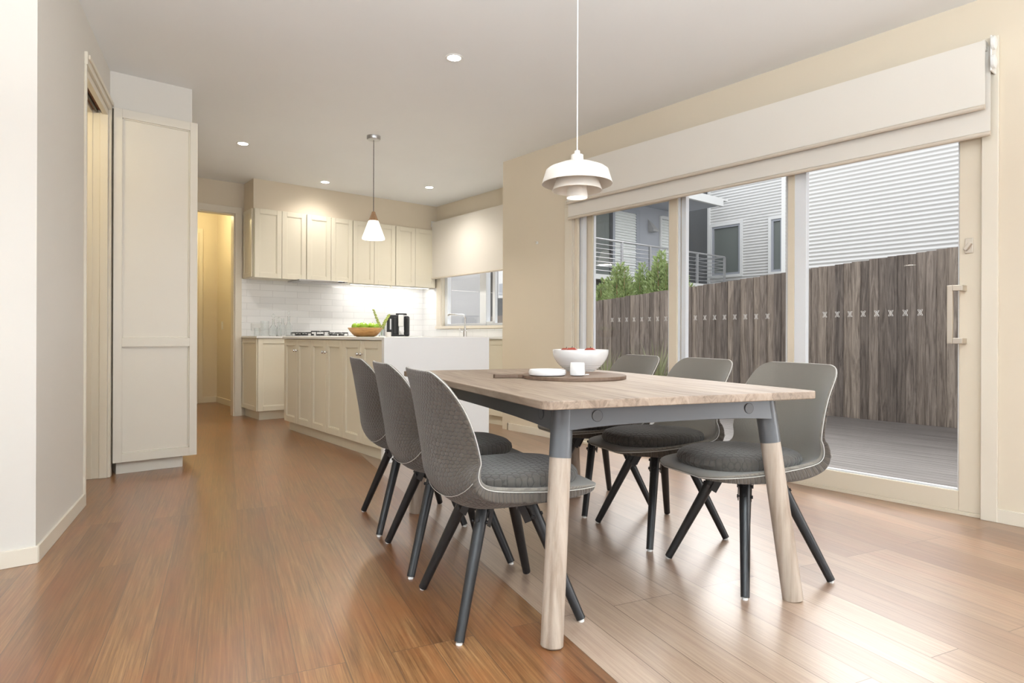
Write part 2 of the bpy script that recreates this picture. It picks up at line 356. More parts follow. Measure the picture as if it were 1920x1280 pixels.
# hall beyond
b = MB(); b.box((.9, 9.46, 0), (2.5, 9.56, H)); b.box((2.37, YB + .11, 0), (2.47, 9.46, H)); b.box((.8, YB + .11, 0), (.9, 9.46, H))
struct('wall_hall', b, M['wall'])
b = MB(); b.box((1.2, 9.445, 0), (2.18, 9.46, 2.42)); b.box((1.2, 9.43, 0), (2.12, 9.45, 2.36))
b.box((2.352, 8.36, 0), (2.37, 8.44, 2.2)); b.box((2.352, 7.8, 2.2), (2.37, 8.44, 2.28))
struct('trim_3', b, M['trim'], .002)
b = MB(); b.box((2.18, 9.445, 0), (2.37, 9.46, .08)); b.box((2.357, 8.44, 0), (2.37, 9.446, .08))
struct('baseboard_hall', b, M['trim'], .002)
t = thing('light_switch', (2.37, 9.2, 1.05), 'small white switch plate on the yellow lit hall wall', 'switch')
build('plate', MB().box((2.362, 9.15, 1.02), (2.37, 9.22, 1.13)), M['plastic'], t, bevel=.002); build('rocker', MB().box((2.358, 9.175, 1.06), (2.3625, 9.195, 1.09)), M['plastic'], t)
t = thing('ceiling_light', (1.7, 8.7, H), 'round warm glowing ceiling light inside the hall', 'ceiling light')
build('base', MB().lathe([(.12, -.02), (.12, 0)], (1.7, 8.7, H)), M['plastic'], t, True)
build('diffuser', MB().lathe([(0, -.06), (.06, -.055), (.10, -.035), (.11, -.02)], (1.7, 8.7, H)), M['hallglow'], t, True)
light('hall_lamp', 'POINT', (1.7, 8.7, H - .14), 20, (1, .84, .45), shadow_soft_size=.1)
# trims of the hall doorway
b = MB(); b.box((OX1, YB - .018, 0), (OX1 + .075, YB, OZ)); b.box((OX0 - .07, YB - .018, OZ), (OX1 + .075, YB, OZ + .075)); b.box((OX0 - .07, YB - .018, 0), (OX0, YB, OZ))
b.box((OX1 - .012, YB, 0), (OX1, YB + .11, OZ - .012)); b.box((OX0, YB, OZ - .012), (OX1, YB + .11, OZ))
struct('trim_1', b, M['trim'], .003)

# near left wall and the oblique wall with the cavity slider
A = Vector((.117, 3.262, 0)); WD = Vector((.2559, .9667, 0)).normalized(); WN = Vector((WD.y, -WD.x, 0))
def wm(): return Matrix(((WD.x, WN.x, 0, A.x), (WD.y, WN.y, 0, A.y), (0, 0, 1, 0), (0, 0, 0, 1)))   # local: x along wall, y outwards into the room
W = wm()
b = MB(); b.box((-3.2, 3.262, 0), (A.x, 3.36, H)); b.box((0, -.12, 0), (.93, 0, H), mat=W); b.box((.93, -.12, 2.44), (1.70, 0, H), mat=W); b.box((1.70, -.16, 0), (1.86, 0, H), mat=W)
struct('wall_left', b, M['cool'])
b = MB(); b.box((-3.2, 3.25, 0), (A.x + .008, 3.262, .07)); b.box((0.0, 0, 0), (.93, .012, .07), mat=W)
struct('baseboard_left', b, M['trim'], .002)
b = MB()
b.box((1.70, 0, 0), (1.76, .016, 2.4399), mat=W); b.box((.93, 0, 2.44), (1.76, .016, 2.51), mat=W); b.box((.95, .016, 2.475), (1.74, .026, 2.50), mat=W)
b.box((1.685, -.16, 0), (1.70, -.085, 2.44), mat=W); b.box((1.685, -.045, 0), (1.70, .0, 2.44), mat=W); b.box((1.69, -.09, 0), (1.70, -.04, 2.44), mat=W)
b.box((.93, -.03, 2.40), (1.70, .0, 2.44), mat=W); b.box((.93, -.12, 2.40), (1.70, -.085, 2.44), mat=W); b.box((.93, 0.0, 0), (.955, .012, 2.44), mat=W)
struct('trim_2', b, M['trim'], .002)
t = thing('sliding_door_track', tuple(W @ Vector((1.3, -.06, 2.40))), 'dark timber track slot in the head of the left doorway', 'door track')
build('track_board', MB().box((.93, -.085, 2.425), (1.70, -.03, 2.44), mat=W), M['timber'], t)
build('runner', MB().box((.95, -.064, 2.405), (1.68, -.054, 2.425), mat=W), M['dark'], t)
# small lit room behind the slider
b = MB(); b.box((-1.3, 5.7, 0), (.45, 5.8, H)); b.box((-1.4, 3.36, 0), (-1.3, 5.8, H)); b.box((.35, 5.0, 0), (.47, 5.8, H))
struct('wall_pantry', b, M['wall'])
light('pantry_lamp', 'POINT', (-.2, 4.3, 2.35), 14, (1, .84, .5), shadow_soft_size=.1)
t = thing('ceiling_light', (-.2, 4.3, H), 'round warm ceiling light in the room behind the left doorway', 'ceiling light')
build('diffuser', MB().lathe([(0, -.06), (.09, -.05), (.11, 0)], (-.2, 4.3, H)), M['hallglow'], t, True)
# living room behind the camera; its unseen windows are added around the fill lamps
b = MB(); b.box((-3.2, -3.4, 0), (-2.2, -3.2, H)); b.box((3.4, -3.4, 0), (XR, -3.2, H)); b.box((-2.2, -3.4, 2.5), (3.4, -3.2, H)); b.box((-2.2, -3.4, 0), (3.4, -3.2, .35))
struct('wall_rear', b, M['wall'])
b = MB(); b.box((-3.2, -3.2, 0), (-3.0, -2.1, H)); b.box((-3.2, 2.5, 0), (-3.0, 3.3, H)); b.box((-3.2, -2.1, 2.5), (-3.0, 2.5, H)); b.box((-3.2, -2.1, 0), (-3.0, 2.5, .35))
struct('wall_far_left', b, M['wall'])
def unseen_winframe(n, a0, a1, axis, c0, c1, z0, z1, nm=4):
    b = MB()
    def bx(p, q, za, zb): b.box((p, c0, za), (q, c1, zb)) if axis == 'x' else b.box((c0, p, za), (c1, q, zb))
    bx(a0, a1, z0, z0 + .06); bx(a0, a1, z1 - .06, z1)
    for k in range(nm + 1): p = a0 + (a1 - a0 - .06) * k / nm; bx(p, p + .06, z0, z1)
    return struct('window_%d' % n, b, M['aluw'], .003)
unseen_winframe(2, -2.2, 3.4, 'x', -3.33, -3.27, .35, 2.5, 1); unseen_winframe(4, -2.8, -.4, 'y', 4.04, 4.10, .3, 2.4, 1); unseen_winframe(3, -2.1, 2.5, 'y', -3.13, -3.07, .35, 2.5, 1)

# right wall trims
b = MB(); b.box((XR - .014, -3.2, 0), (XR, .905, .07)); b.box((XR - .014, 4.085, 0), (XR, 4.9, .07)); b.box((XR - .014, 4.9, 0), (4.1, 4.886, .07))
struct('baseboard_right', b, M['trim'], .002)
b = MB()
b.box((XR - .016, DY0 - .06, 0), (XR, DY0 + .012, 2.50)); b.box((XR - .016, DY1 - .012, 0), (XR, DY1 + .08, DZ - .0101)); b.box((XR - .016, DY0 + .0121, DZ - .01), (XR, DY1 + .08, DZ + .05))
b.box((XR, DY1 - .02, 0), (XR + .15, DY1, DZ - .0301)); b.box((XR, DY0, 0), (XR + .15, DY0 + .012, DZ - .0301)); b.box((XR, DY0, DZ - .03), (XR + .15, DY1, DZ))
struct('trim_4', b, M['trim'], .003)
# sliding door: outer frame and three framed panels
dr = thing('door_1', (XR + .07, 2.5, 0), kind='structure')
b = MB(); b.box((XR + .006, DY0 + .012, 0), (XR + .15, DY1 - .02, .02))
for x in (.045, .095): b.box((XR + x - .003, DY0 + .012, .02), (XR + x + .003, DY1 - .02, .032))
b.box((XR + .01, DY1 - .060, .0321), (XR + .035, DY1 - .0201, DZ - .03))
build('door_frame', b, M['alu'], dr, bevel=.002)
build('outer_frame', MB().box((XR + .045, DY1 - .095, .0321), (XR + .090, DY1 - .0201, DZ - .03)), M['aluw'], dr, bevel=.002)
def panel(y0, y1, xc, ls, rs, bot, wide_out=M['aluw'], decal=()):
    # y1 is the far (left) end. ls/rs stile widths
    pf = MB(); x0, x1 = xc - .02, xc + .02
    pf.box((x0, y0, .02), (x1, y0 + rs, DZ - .03)); pf.box((x0, y1 - ls, .02), (x1, y1, DZ - .03)); pf.box((x0, y0 + rs, .02), (x1, y1 - ls, bot)); pf.box((x0, y0 + rs, DZ - .10), (x1, y1 - ls, DZ - .03))
    f = build('panel_frame', pf, M['alu'], dr, bevel=.003)
    wb = MB()                       # white glazing bead on the outside of the pane
    wb.box((x0 + .012, y0 + rs, bot + .0101), (x1 - .004, y0 + rs + .008, DZ - .10)); wb.box((x0 + .012, y1 - ls - .008, bot + .0101), (x1 - .004, y1 - ls, DZ - .10)); wb.box((x0 + .012, y0 + rs, bot), (x1 - .004, y1 - ls, bot + .010))
    build('glazing_bead', wb, M['aluw'], f)
    build('pane', MB().box((xc - .003, y0 + rs, bot), (xc + .003, y1 - ls, DZ - .10)), M['pane'], f)
    d = MB()
    for yy in decal:
        for s in (1, -1):
            for off in (-.004, .004):
                r = Matrix.Translation((xc - .0045, yy + off, 1.088)) @ Matrix.Rotation(s * R(28), 4, 'X')
                d.box((-.0006, -.0013, -.017), (.0006, .0013, .017), mat=r)
        for zz in (-.0165, .0165):
            for s in (-1, 1): d.box((xc - .005, yy + s * .0095 - .004, 1.088 + zz - .0008), (xc - .0042, yy + s * .0095 + .004, 1.088 + zz + .0008))
    if d.v: build('glass_decal', d, M['decal'], f)
    return f
lin = lambda a, b_, n: [a + (b_ - a) * i / (n - 1) for i in range(n)]
p3 = panel(.975, 2.02, XR + .03, .045, .10, .125, decal=lin(1.263, 1.787, 8))
p2 = panel(1.945, 2.99, XR + .075, .075, .05, .125, decal=lin(2.19, 2.76, 8))
p1 = panel(2.90, DY1 - .0201, XR + .115, .14, .06, .125, decal=lin(3.06, 3.62, 8))
# white outer stiles seen through the glass beside each mullion
b = MB(); b.box((XR + .055, 2.02, .02), (XR + .095, 2.055, DZ - .03)); b.box((XR + .10, 2.99, .02), (XR + .135, 3.03, DZ - .03)); b.box((XR + .011, 1.900, .125), (XR + .052, 1.9748, DZ - .10)); b.box((XR + .09, 2.86, .02), (XR + .13, 2.90, DZ - .03))
build('interlock_strip', b, M['aluw'], dr, bevel=.002)
hb = MB(); hb.box((3.905, 1.085, .915), (3.925, 1.110, 1.225)); hb.box((3.925, 1.04, 1.195), (XR + .012, 1.062, 1.225)); hb.box((3.905, 1.04, 1.195), (3.9249, 1.0849, 1.225)); hb.box((3.925, 1.04, .915), (XR + .012, 1.062, .945)); hb.box((3.905, 1.04, .915), (3.9249, 1.0849, .945))
build('door_handle', hb, M['satin'], dr, bevel=.002)
lk = MB(); lk.box((XR + .003, 1.012, 1.395), (XR + .012, 1.048, 1.475)); b2 = Matrix.Translation((XR - .008, 1.032, 1.43)) @ Matrix.Rotation(R(35), 4, 'X'); lk.box((-.012, -.008, -.022), (.012, .008, .022), mat=b2)
build('door_lock', lk, M['satin'], dr, bevel=.002)

# double roller blind over the sliding door
t = thing('roller_blind', (3.89, 2.44, 1.975), 'long cream double roller blind drawn up above the glass sliding door', 'roller blind')
BY0, BY1 = .925, 3.965
build('front_fabric', MB().box((3.868, BY0 + .012, 2.135), (3.872, BY1, 2.46)), M['blind'], t)
build('back_fabric', MB().box((3.905, BY0 - .002, 2.005), (3.909, BY1 + .02, 2.44)), M['blind'], t)
def rail(y0, y1, x, z): 
    b = MB(); b.lathe([(.0125, 0), (.0125, y1 - y0)], n=16, mat=Matrix.Translation((x, y0, z)) @ Matrix.Rotation(R(-90), 4, 'X')); return b
build('bottom_rail', rail(BY0 + .012, BY1, 3.870, 2.122), M['rail'], t, True); build('bottom_rail', rail(BY0 - .002, BY1 + .02, 3.907, 1.992), M['rail'], t, True)
b = MB()
for x, z, r in ((3.893, 2.435, .024), (3.93, 2.415, .02)): b.lathe([(r, 0), (r, BY1 - BY0 - .02)], n=20, mat=Matrix.Translation((x, BY0 + .01, z)) @ Matrix.Rotation(R(-90), 4, 'X'))
build('roller_tube', b, M['blind'], t, True)
b = MB(); b.box((3.875, BY0 - .014, 2.30), (XR, BY0 - .006, 2.48))
b2 = MB().box((3.875, BY1 + .022, 2.36), (XR, BY1 + .03, 2.48))
build('bracket', b, M['plastic'], t, bevel=.003); build('bracket', b2, M['plastic'], t, bevel=.003)
b = MB()
for z, r in ((2.44, .034), (2.345, .034)): b.lathe([(r, 0), (r, .012), (r * .6, .018)], n=20, mat=Matrix.Translation((3.885, BY0 - .014, z)) @ Matrix.Rotation(R(90), 4, 'X'))
build('chain_wheel', b, M['plastic'], t, True)
# kitchen roller blind
t = thing('roller_blind', (4.57, 6.4, 1.70), 'cream roller blind half lowered over the kitchen sink window', 'roller blind')
build('fabric', MB().box((4.565, 5.25, 1.735), (4.569, 7.31, 2.49)), M['blind'], t)
build('bottom_rail', rail(5.25, 7.31, 4.567, 1.724), M['rail'], t, True)
b = MB().lathe([(.022, 0), (.022, 2.04)], n=20, mat=Matrix.Translation((4.592, 5.26, 2.47)) @ Matrix.Rotation(R(-90), 4, 'X')); build('roller_tube', b, M['blind'], t, True)
build('bracket', MB().box((4.56, 5.24, 2.43), (XK, 5.248, 2.51)), M['plastic'], t); build('bracket', MB().box((4.56, 7.312, 2.43), (XK, 7.32, 2.51)), M['plastic'], t)

# kitchen window
wn = thing('window_1', (XK + .08, 6.25, WZ0), kind='structure')
b = MB(); b.box((XK - .016, WY1 - .005, WZ0 - .04), (XK, WY1 + .10, WZ1)); b.box((XK - .016, WY0 - .08, WZ0 - .04), (XK, WY0 + .005, WZ1)); b.box((XK - .016, WY0 - .08, WZ1), (XK, WY1 + .1, WZ1 + .07))
b.box((XK, WY0, WZ0), (XK + .15, WY0 + .012, WZ1)); b.box((XK, WY1 - .012, WZ0), (XK + .15, WY1, WZ1))
build('casing', b, M['trim'], wn, bevel=.002)
build('sill', MB().box((XK - .03, WY0 - .09, WZ0 - .035), (XK + .15, WY1 + .11, WZ0)), M['trim'], wn, bevel=.003)
b = MB(); X0, X1 = XK + .05, XK + .11
b.box((X0, 6.3701, WZ0), (X1, WY1 - .0751, WZ0 + .03)); b.box((X0, 6.3701, WZ1 - .04), (X1, WY1 - .0751, WZ1)); b.box((X0, WY0 + .0601, WZ0), (X1, 6.0699, WZ0 + .03)); b.box((X0, WY0 + .0601, WZ1 - .04), (X1, 6.0699, WZ1)); b.box((X0, WY1 - .075, WZ0), (X1, WY1 - .0121, WZ1)); b.box((X0, WY0 + .0121, WZ0), (X1, WY0 + .06, WZ1)); b.box((X0 - .01, 6.24, WZ0), (X1, 6.37, WZ1)); b.box((X0, 6.07, WZ0), (X1 - .02, 6.12, WZ1)); b.box((X0, 6.1201, WZ0), (X1 - .02, 6.2399, WZ0 + .05))
build('window_frame', b, M['aluw'], wn, bevel=.003)
build('pane', MB().box((X0 + .02, 6.37, WZ0 + .03), (X0 + .025, WY1 - .075, WZ1 - .04)), M['pane'], wn); build('pane', MB().box((X0 + .02, WY0 + .06, WZ0 + .03), (X0 + .025, 6.24, WZ1 - .04)), M['pane'], wn)

# small hook plate on the right wall
t = thing('wall_hook', (XR, 4.469, 1.83), 'tiny pale hook plate on the cream wall left of the sliding door', 'hook')
build('plate', MB().box((XR - .006, 4.455, 1.825), (XR, 4.483, 1.85)), M['plastic'], t, bevel=.002); build('hook', MB().tube([(XR - .005, 4.469, 1.842), (XR - .02, 4.469, 1.84), (XR - .022, 4.469, 1.85)], .0025, 8), M['chrome'], t, True)

# ------------------------------------------------------------------ kitchen joinery
def door_front(name, parent, u0, u1, z0, z1, plane, axis, sgn, mat, insets=None, st=.055, t=.02, gap=.002):
    """framed door on plane; axis 'x': door runs along x and faces sgn*y, axis 'y': runs along y and faces sgn*x"""
    u0 += gap; u1 -= gap; b = MB(); insets = insets or [(z0 + st, z1 - st)]
    def bx(a, c, za, zb, d0, d1):
        p, q = sorted((plane + sgn * d0, plane + sgn * d1))
        b.box((a, p, za), (c, q, zb)) if axis == 'x' else b.box((p, a, za), (q, c, zb))
    bx(u0, u1, z0, z1, 0, t * .55)
    bx(u0, u0 + st, z0, z1, t * .5, t); bx(u1 - st, u1, z0, z1, t * .5, t)
    edges = [z0] + [e for i in insets for e in i] + [z1]
    for k in range(0, len(edges), 2): bx(u0 + st, u1 - st, edges[k], edges[k + 1], t * .5, t)
    for za, zb in insets:                  # stepped moulding inside each frame
        m_ = .008
        bx(u0 + st, u0 + st + m_, za, zb, t * .5, t * .78); bx(u1 - st - m_, u1 - st, za, zb, t * .5, t * .78)
        bx(u0 + st, u1 - st, za, za + m_, t * .5, t * .78); bx(u0 + st, u1 - st, zb - m_, zb, t * .5, t * .78)
    return build(name, b, mat, parent, bevel=.0015, segs=1)
def knob(parent, x, y, z, axis='x', sgn=-1):
    rot = Matrix.Rotation(R(-90 if sgn > 0 else 90) * (-1 if axis == 'y' else 1) * -1, 4, 'X' if axis == 'x' else 'Y') if axis == 'x' else Matrix.Rotation(R(90 * sgn), 4, 'Y')
    if axis == 'x': rot = Matrix.Rotation(R(90 if sgn < 0 else -90), 4, 'X')
    b = MB().lathe([(.006, 0), (.005, .010), (.011, .014), (.0145, .021), (.012, .028), (0, .031)], n=16, mat=Matrix.Translation((x, y, z)) @ rot)
    return build('knob', b, M['chrome'], parent, True)
# tall pantry cabinet
PY = 4.93
t = thing('tall_pantry_cabinet', (.86, PY + .35, 0), 'tall ivory pantry cabinet with two framed panels beside the left doorway', 'cabinet')
build('body', MB().box((.655, PY + .0305, .09), (1.10, PY + .70, 2.46)), M['tall'], t)
door_front('end_panel', t, .585, 1.10, .085, 2.47, PY + .03, 'x', -1, M['tall'], [(.145, .865), (.925, 2.41)], .05, .034, 0)
build('plinth', MB().box((.61, PY + .05, 0), (1.02, PY + .68, .088)), M['tall'], t, bevel=.002)
b = MB(); b.box((.55, PY + .035, 2.47), (1.07, PY + .75, H)); b.box((.57, PY + .75, 0), (.7, YB, H)); struct('wall_bulkhead_left', b, M['cool'])
# second bulkhead above the upper cabinets
SX, SY = 2.215, 7.32
struct('wall_bulkhead', MB().box((SX, SY + .01, 2.385), (XK, YB, H)), M['wall'])
# upper cabinets
UB = [2.215, 2.527, 2.817, 3.122, 3.407, 3.70, 4.006, 4.302, 4.62]
ulab = ['cream two door wall cabinet, leftmost above the splashback beside the hall', 'cream two door wall cabinet directly above the range hood', 'cream two door wall cabinet behind the cone pendant lamp', 'cream two door wall cabinet in the corner by the sink window blind']
for k in range(4):
    x0, x1, x2 = UB[2 * k], UB[2 * k + 1], UB[2 * k + 2]
    t = thing('wall_cabinet', ((x0 + x2) / 2, 7.5, 1.62), ulab[k], 'cabinet', 'cream wall cabinets above the splashback')
    build('body', MB().box((x0 + .001, SY + .002, 1.605 if k else 1.605), (x2 - .001, YB - .001, 2.384)), M['cab'], t)
    if k == 0:
        door_front('end_panel', t, SY + .03, YB - .01, 1.61, 2.384, x0 + .0, 'y', -1, M['cab'], st=.045, t=.014)
    door_front('door', t, x0 + .004, x1, 1.60, 2.383, SY, 'x', -1, M['cab']); door_front('door', t, x1, x2 - .002, 1.60, 2.383, SY, 'x', -1, M['cab'])
# range hood
t = thing('range_hood', (3.0, 7.45, 1.58), 'slim grey slide-out range hood under the wall cabinets', 'range hood')
build('hood_body', MB().box((2.70, 7.22, 1.585), (3.30, 7.60, 1.603)), M['steel'], t, bevel=.003)
build('filter', MB().box((2.74, 7.27, 1.580), (3.26, 7.56, 1.586)), M['steel'], t)
build('control', MB().box((3.18, 7.212, 1.588), (3.26, 7.22, 1.598)), M['dark'], t)
# under cabinet strip lights
for i, (xa, xb) in enumerate(((3.42, 3.98), (4.02, 4.58))):
    t = thing('strip_light', ((xa + xb) / 2, 7.42, 1.59), ['white LED strip light under the wall cabinet right of the range hood', 'white LED strip light under the corner wall cabinet by the window'][i], 'strip light', 'LED strips under the wall cabinets')
    build('housing', MB().box((xa, 7.395, 1.592), (xb, 7.425, 1.604)), M['plastic'], t); build('diffuser', MB().box((xa + .01, 7.40, 1.588), (xb - .01, 7.42, 1.592)), M['lampglow'], t)
    light('strip_light_lamp', 'AREA', ((xa + xb) / 2, 7.41, 1.585), 1.8, (1, .98, .97), (R(18), 0, 0), shape='RECTANGLE', size=xb - xa, size_y=.03)
# splashback
struct('wall_splashback', MB().box((2.19, YB - .008, .935), (XK, YB, 1.606)), M['tilex'])
struct('wall_splashback_side', MB().box((XK - .008, WY1 + .10, .935), (XK, YB - .008, 1.60)).box((XK - .008, 5.0, .935), (XK, WY1 + .10, WZ0 - .042)), M['tiley'])
# power outlet
t = thing('power_outlet', (2.36, YB - .01, 1.03), 'white double power outlet on the tiles behind the glassware', 'power outlet')
build('plate', MB().box((2.30, YB - .018, 1.0), (2.44, YB - .008, 1.085)), M['plastic'], t, bevel=.002)
for dx in (-.035, .035): build('switch_rocker', MB().box((2.37 + dx - .008, YB - .021, 1.06), (2.37 + dx + .008, YB - .018, 1.075)), M['plastic'], t)
# base cabinets along back wall (seen left of the island) and along the side wall
CZ0, CZ1 = .912, .935
def base_unit(x0, x1, lab, nd=2, end=False):
    t = thing('base_cabinet', ((x0 + x1) / 2, 7.4, 0), lab, 'cabinet', 'cream base cabinets on the back wall')
    build('body', MB().box((x0, 7.14, .10), (x1, YB - .001, CZ0 - .001)), M['cab'], t)
    if end: door_front('end_panel', t, 7.14, YB - .005, .10, CZ0 - .003, x0, 'y', -1, M['cab'], st=.05, t=.012)
    for k in range(nd):
        a, c_ = x0 + (x1 - x0) * k / nd, x0 + (x1 - x0) * (k + 1) / nd
        d = door_front('door', t, a, c_, .10, CZ0 - .004, 7.14, 'x', -1, M['cab'])
    build('plinth', MB().box((x0 + .03, 7.17, 0), (x1, YB - .01, .099)), M['cab'], t)
base_unit(2.205, 2.66, 'single door cream base cabinet at the hall end of the back counter', 1, True)
base_unit(2.663, 3.36, 'cream base cabinet under the gas cooktop', 2); base_unit(3.363, 4.02, 'cream base cabinet on the back wall behind the island', 2)
for (y0, y1, lab) in ((5.02, 5.70, 'cream base cabinet right of the white island, under the kitchen window end'), (5.703, 6.5, 'cream base cabinet under the kitchen sink tap'), (6.503, 7.1, 'cream corner base cabinet beside the coffee machine')):
    t = thing('base_cabinet', (4.35, (y0 + y1) / 2, 0), lab, 'cabinet', 'cream base cabinets under the kitchen window')
    build('body', MB().box((4.08, y0, .10), (XK - .001, y1, CZ0 - .001)), M['cab'], t); door_front('door', t, y0, y1, .10, CZ0 - .004, 4.08, 'y', -1, M['cab']); build('plinth', MB().box((4.11, y0, 0), (XK - .01, y1, .099)), M['cab'], t)
b = MB().prism([(2.185, 7.105), (4.03, 7.105), (4.03, 5.02), (XK - .009, 5.02), (XK - .009, YB - .009), (2.185, YB - .009)], CZ0, CZ1)
tag(build('countertop', b, M['stone'], None, bevel=.003), 'white stone countertop running along the back wall and under the window', 'countertop')

# island
IX0, IX1, IY0, IY1 = 2.205, 3.17, 4.17, 6.30
t = thing('kitchen_island', ((IX0 + IX1) / 2, (IY0 + IY1) / 2, 0), 'cream kitchen island with six framed doors and white stone waterfall end', 'kitchen island')
build('body', MB().box((IX0 + .022, IY0 + .041, .10), (IX1 - .02, IY1, CZ0 - .001)), M['cab'], t)
build('plinth', MB().box((IX0 + .05, IY0 + .041, 0), (IX1 - .05, IY1 - .02, .099)), M['cab'], t)
build('stile', MB().box((IX0 - .002, IY0 + .041, .0), (IX0 + .022, IY0 + .062, CZ0 - .001)), M['cab'], t)
dw = (IY1 - IY0 - .064) / 6
for k in range(6):
    y1 = IY1 - dw * k; y0 = y1 - dw
    d = door_front('door', t, y0, y1, .095, CZ0 - .006, IX0 + .022, 'y', -1, M['cab'], st=.058)
    knob(d, IX0 + .002, (y0 + .03) if k % 2 == 0 else (y1 - .03), .80, 'y', -1).parent = d
build('waterfall_panel', MB().box((IX0 - .01, IY0, 0), (IX1, IY0 + .04, CZ1)), M['stone'], t, bevel=.003)
build('benchtop', MB().box((IX0 - .01, IY0 + .0405, CZ0), (IX1, IY1 + .02, CZ1)), M['stone'], t, bevel=.003)

# gas cooktop on back counter
t = thing('gas_cooktop', (3.03, 7.4, CZ1), 'black gas cooktop with cast iron trivets on the back counter', 'cooktop')
build('glass_base', MB().box((2.68, 7.17, CZ1), (3.38, 7.62, CZ1 + .008)), M['steel'], t, bevel=.002)
for (cx, cy, r) in ((2.80, 7.3, .06), (2.80, 7.51, .06), (3.03, 7.40, .085), (3.26, 7.3, .06), (3.26, 7.51, .06)):
    z = CZ1 + .008; bb = MB().lathe([(r * .55, 0), (r * .55, .012), (r * .4, .018), (0, .018)], (cx, cy, z), 20); build('burner', bb, M['dark'], t, True)
    tv = MB(); top = z + .035 + (.018 if r > .07 else 0); s = r * 1.35
    for a in range(4):
        an = a * PI / 2 + PI / 4; dx, dy = math.cos(an), math.sin(an)
        tv.tube([(cx + dx * s, cy + dy * s, z), (cx + dx * s, cy + dy * s, top), (cx + dx * s * .25, cy + dy * s * .25, top)], .005, 6)
    for a in range(4):
        an = a * PI / 2 + PI / 4; a2 = an + PI / 2
        tv.tube([(cx + math.cos(an) * s, cy + math.sin(an) * s, top - .006), (cx + math.cos(a2) * s, cy + math.sin(a2) * s, top - .006)], .005, 6)
    build('trivet', tv, M['dark'], t)
for k in range(4): build('knob', MB().lathe([(.014, 0), (.012, .02), (0, .02)], (2.86 + .11 * k, 7.205, CZ1 + .008), 14), M['dark'], t, True)

# tap at the window sink
tx, ty = 4.36, 6.22
t = thing('kitchen_tap', (tx, ty, CZ1), 'chrome square necked kitchen tap in front of the window', 'tap')
build('base', MB().lathe([(.024, 0), (.024, .07), (.018, .075), (.018, .10)], (tx, ty, CZ1), 20), M['chrome'], t, True)
pts = [(tx, ty, CZ1 + .09), (tx, ty, CZ1 + .22)]
for k in range(1, 7): a = k / 6 * PI / 2; pts.append((tx - .045 * (1 - math.cos(a)), ty + .0, CZ1 + .22 + .045 * math.sin(a)))
pts += [(tx - .24, ty, CZ1 + .262), (tx - .245, ty, CZ1 + .245)]
build('spout', MB().tube(pts, .011, 12), M['chrome'], t, True)
build('lever', MB().tube([(tx, ty, CZ1 + .05), (tx - .04, ty + .03, CZ1 + .06), (tx - .055, ty + .04, CZ1 + .10)], .008, 10), M['chrome'], t, True)
build('sink_bowl', MB().box((4.16, 5.92, CZ1), (4.30, 6.50, CZ1 + .001)), M['steel'], t)

# coffee machine
cx, cy = 4.09, 7.38
t = thing('coffee_machine', (cx, cy, CZ1), 'black and silver capsule coffee machine in the kitchen corner', 'coffee machine', rz=R(-32))
def cm(name, parts, m, **k):
    b = MB()
    for a, c_ in parts: b.box(a, c_)
    return build(name, b, m, t, world=False, **k)
cm('body', [((-.145, -.06, 0), (.005, .16, .285)), ((.075, -.02, 0), (.145, .16, .27))], M['dark'], bevel=.018, segs=4)
cm('water_tank', [((-.06, -.075, .03), (-.01, -.05, .25))], M['dark'], bevel=.008)
cm('side_tank', [((.10, -.06, .03), (.14, .10, .25))], M['dark'], bevel=.02, segs=3)
cm('front_column', [((.005, -.075, .13), (.075, .10, .285))], M['plastic'], bevel=.01)
cm('top_lid', [((-.03, -.04, .285), (.11, .14, .305))], M['dark'], bevel=.006)
cm('drip_tray', [((.0, -.13, 0), (.09, .0, .022))], M['dark'], bevel=.004)
cm('indicator_strip', [((-.105, -.0635, .09), (-.085, -.0595, .23))], M['steel'])
tag(build('coffee_cup', MB().lathe([(.018, 0), (.03, .03), (.032, .055), (.029, .055), (.026, .03), (0, .006)], (0, 0, 0), 20), M['white'], None, True), 'small white cup on the drip tray of the coffee machine', 'cup')
bpy.data.objects['coffee_cup'].location = (cx + Matrix.Rotation(R(-32), 3, 'Z').row[0][0] * .05 + math.sin(R(-32)) * .075, cy + math.sin(R(-32)) * .05 - math.cos(R(-32)) * .075, CZ1 + .0225)

# vase with blossom stalks
vx, vy = 3.82, 7.33
t = thing('glass_vase', (vx, vy, CZ1), 'clear glass vase left of the coffee machine', 'vase')
build('vessel', MB().lathe([(.035, 0), (.036, .13), (.033, .13), (.032, .01), (0, .01)], (vx, vy, CZ1), 24), M['glass'], t, True)
fl = thing('flower_stems', (vx, vy, CZ1 + .012), 'two yellow green blossom spikes standing in the glass vase', 'flowers')
for sx in (-1, 1):
    P = [Vector((vx + sx * .006, vy, CZ1 + .014)), Vector((vx + sx * .008, vy, CZ1 + .10)), Vector((vx + sx * .05, vy - sx * .01, CZ1 + .20)), Vector((vx + sx * .105 * (1 if sx < 0 else 1), vy - sx * .02, CZ1 + (.345 if sx < 0 else .285)))]
    build('stem', MB().tube(P, .003, 6), M['stem'], fl, True)
    bl = MB()
    for k in range(60):
        f = k / 59; p = P[1].lerp(P[2], f * 2) if f < .5 else P[2].lerp(P[3], f * 2 - 1)
        a = k * 2.4; rr = .017 * (1 - .45 * f); q = p + Vector((math.cos(a) * rr, math.sin(a) * rr, .004 * math.sin(a * 3))); s = .0125 * (1 - .3 * f)
        bl.lathe([(0, -s), (s * .8, -s * .5), (s, .2 * s), (0, s)], tuple(q), 6)
    build('blossom', bl, M['blossom'], fl, True)

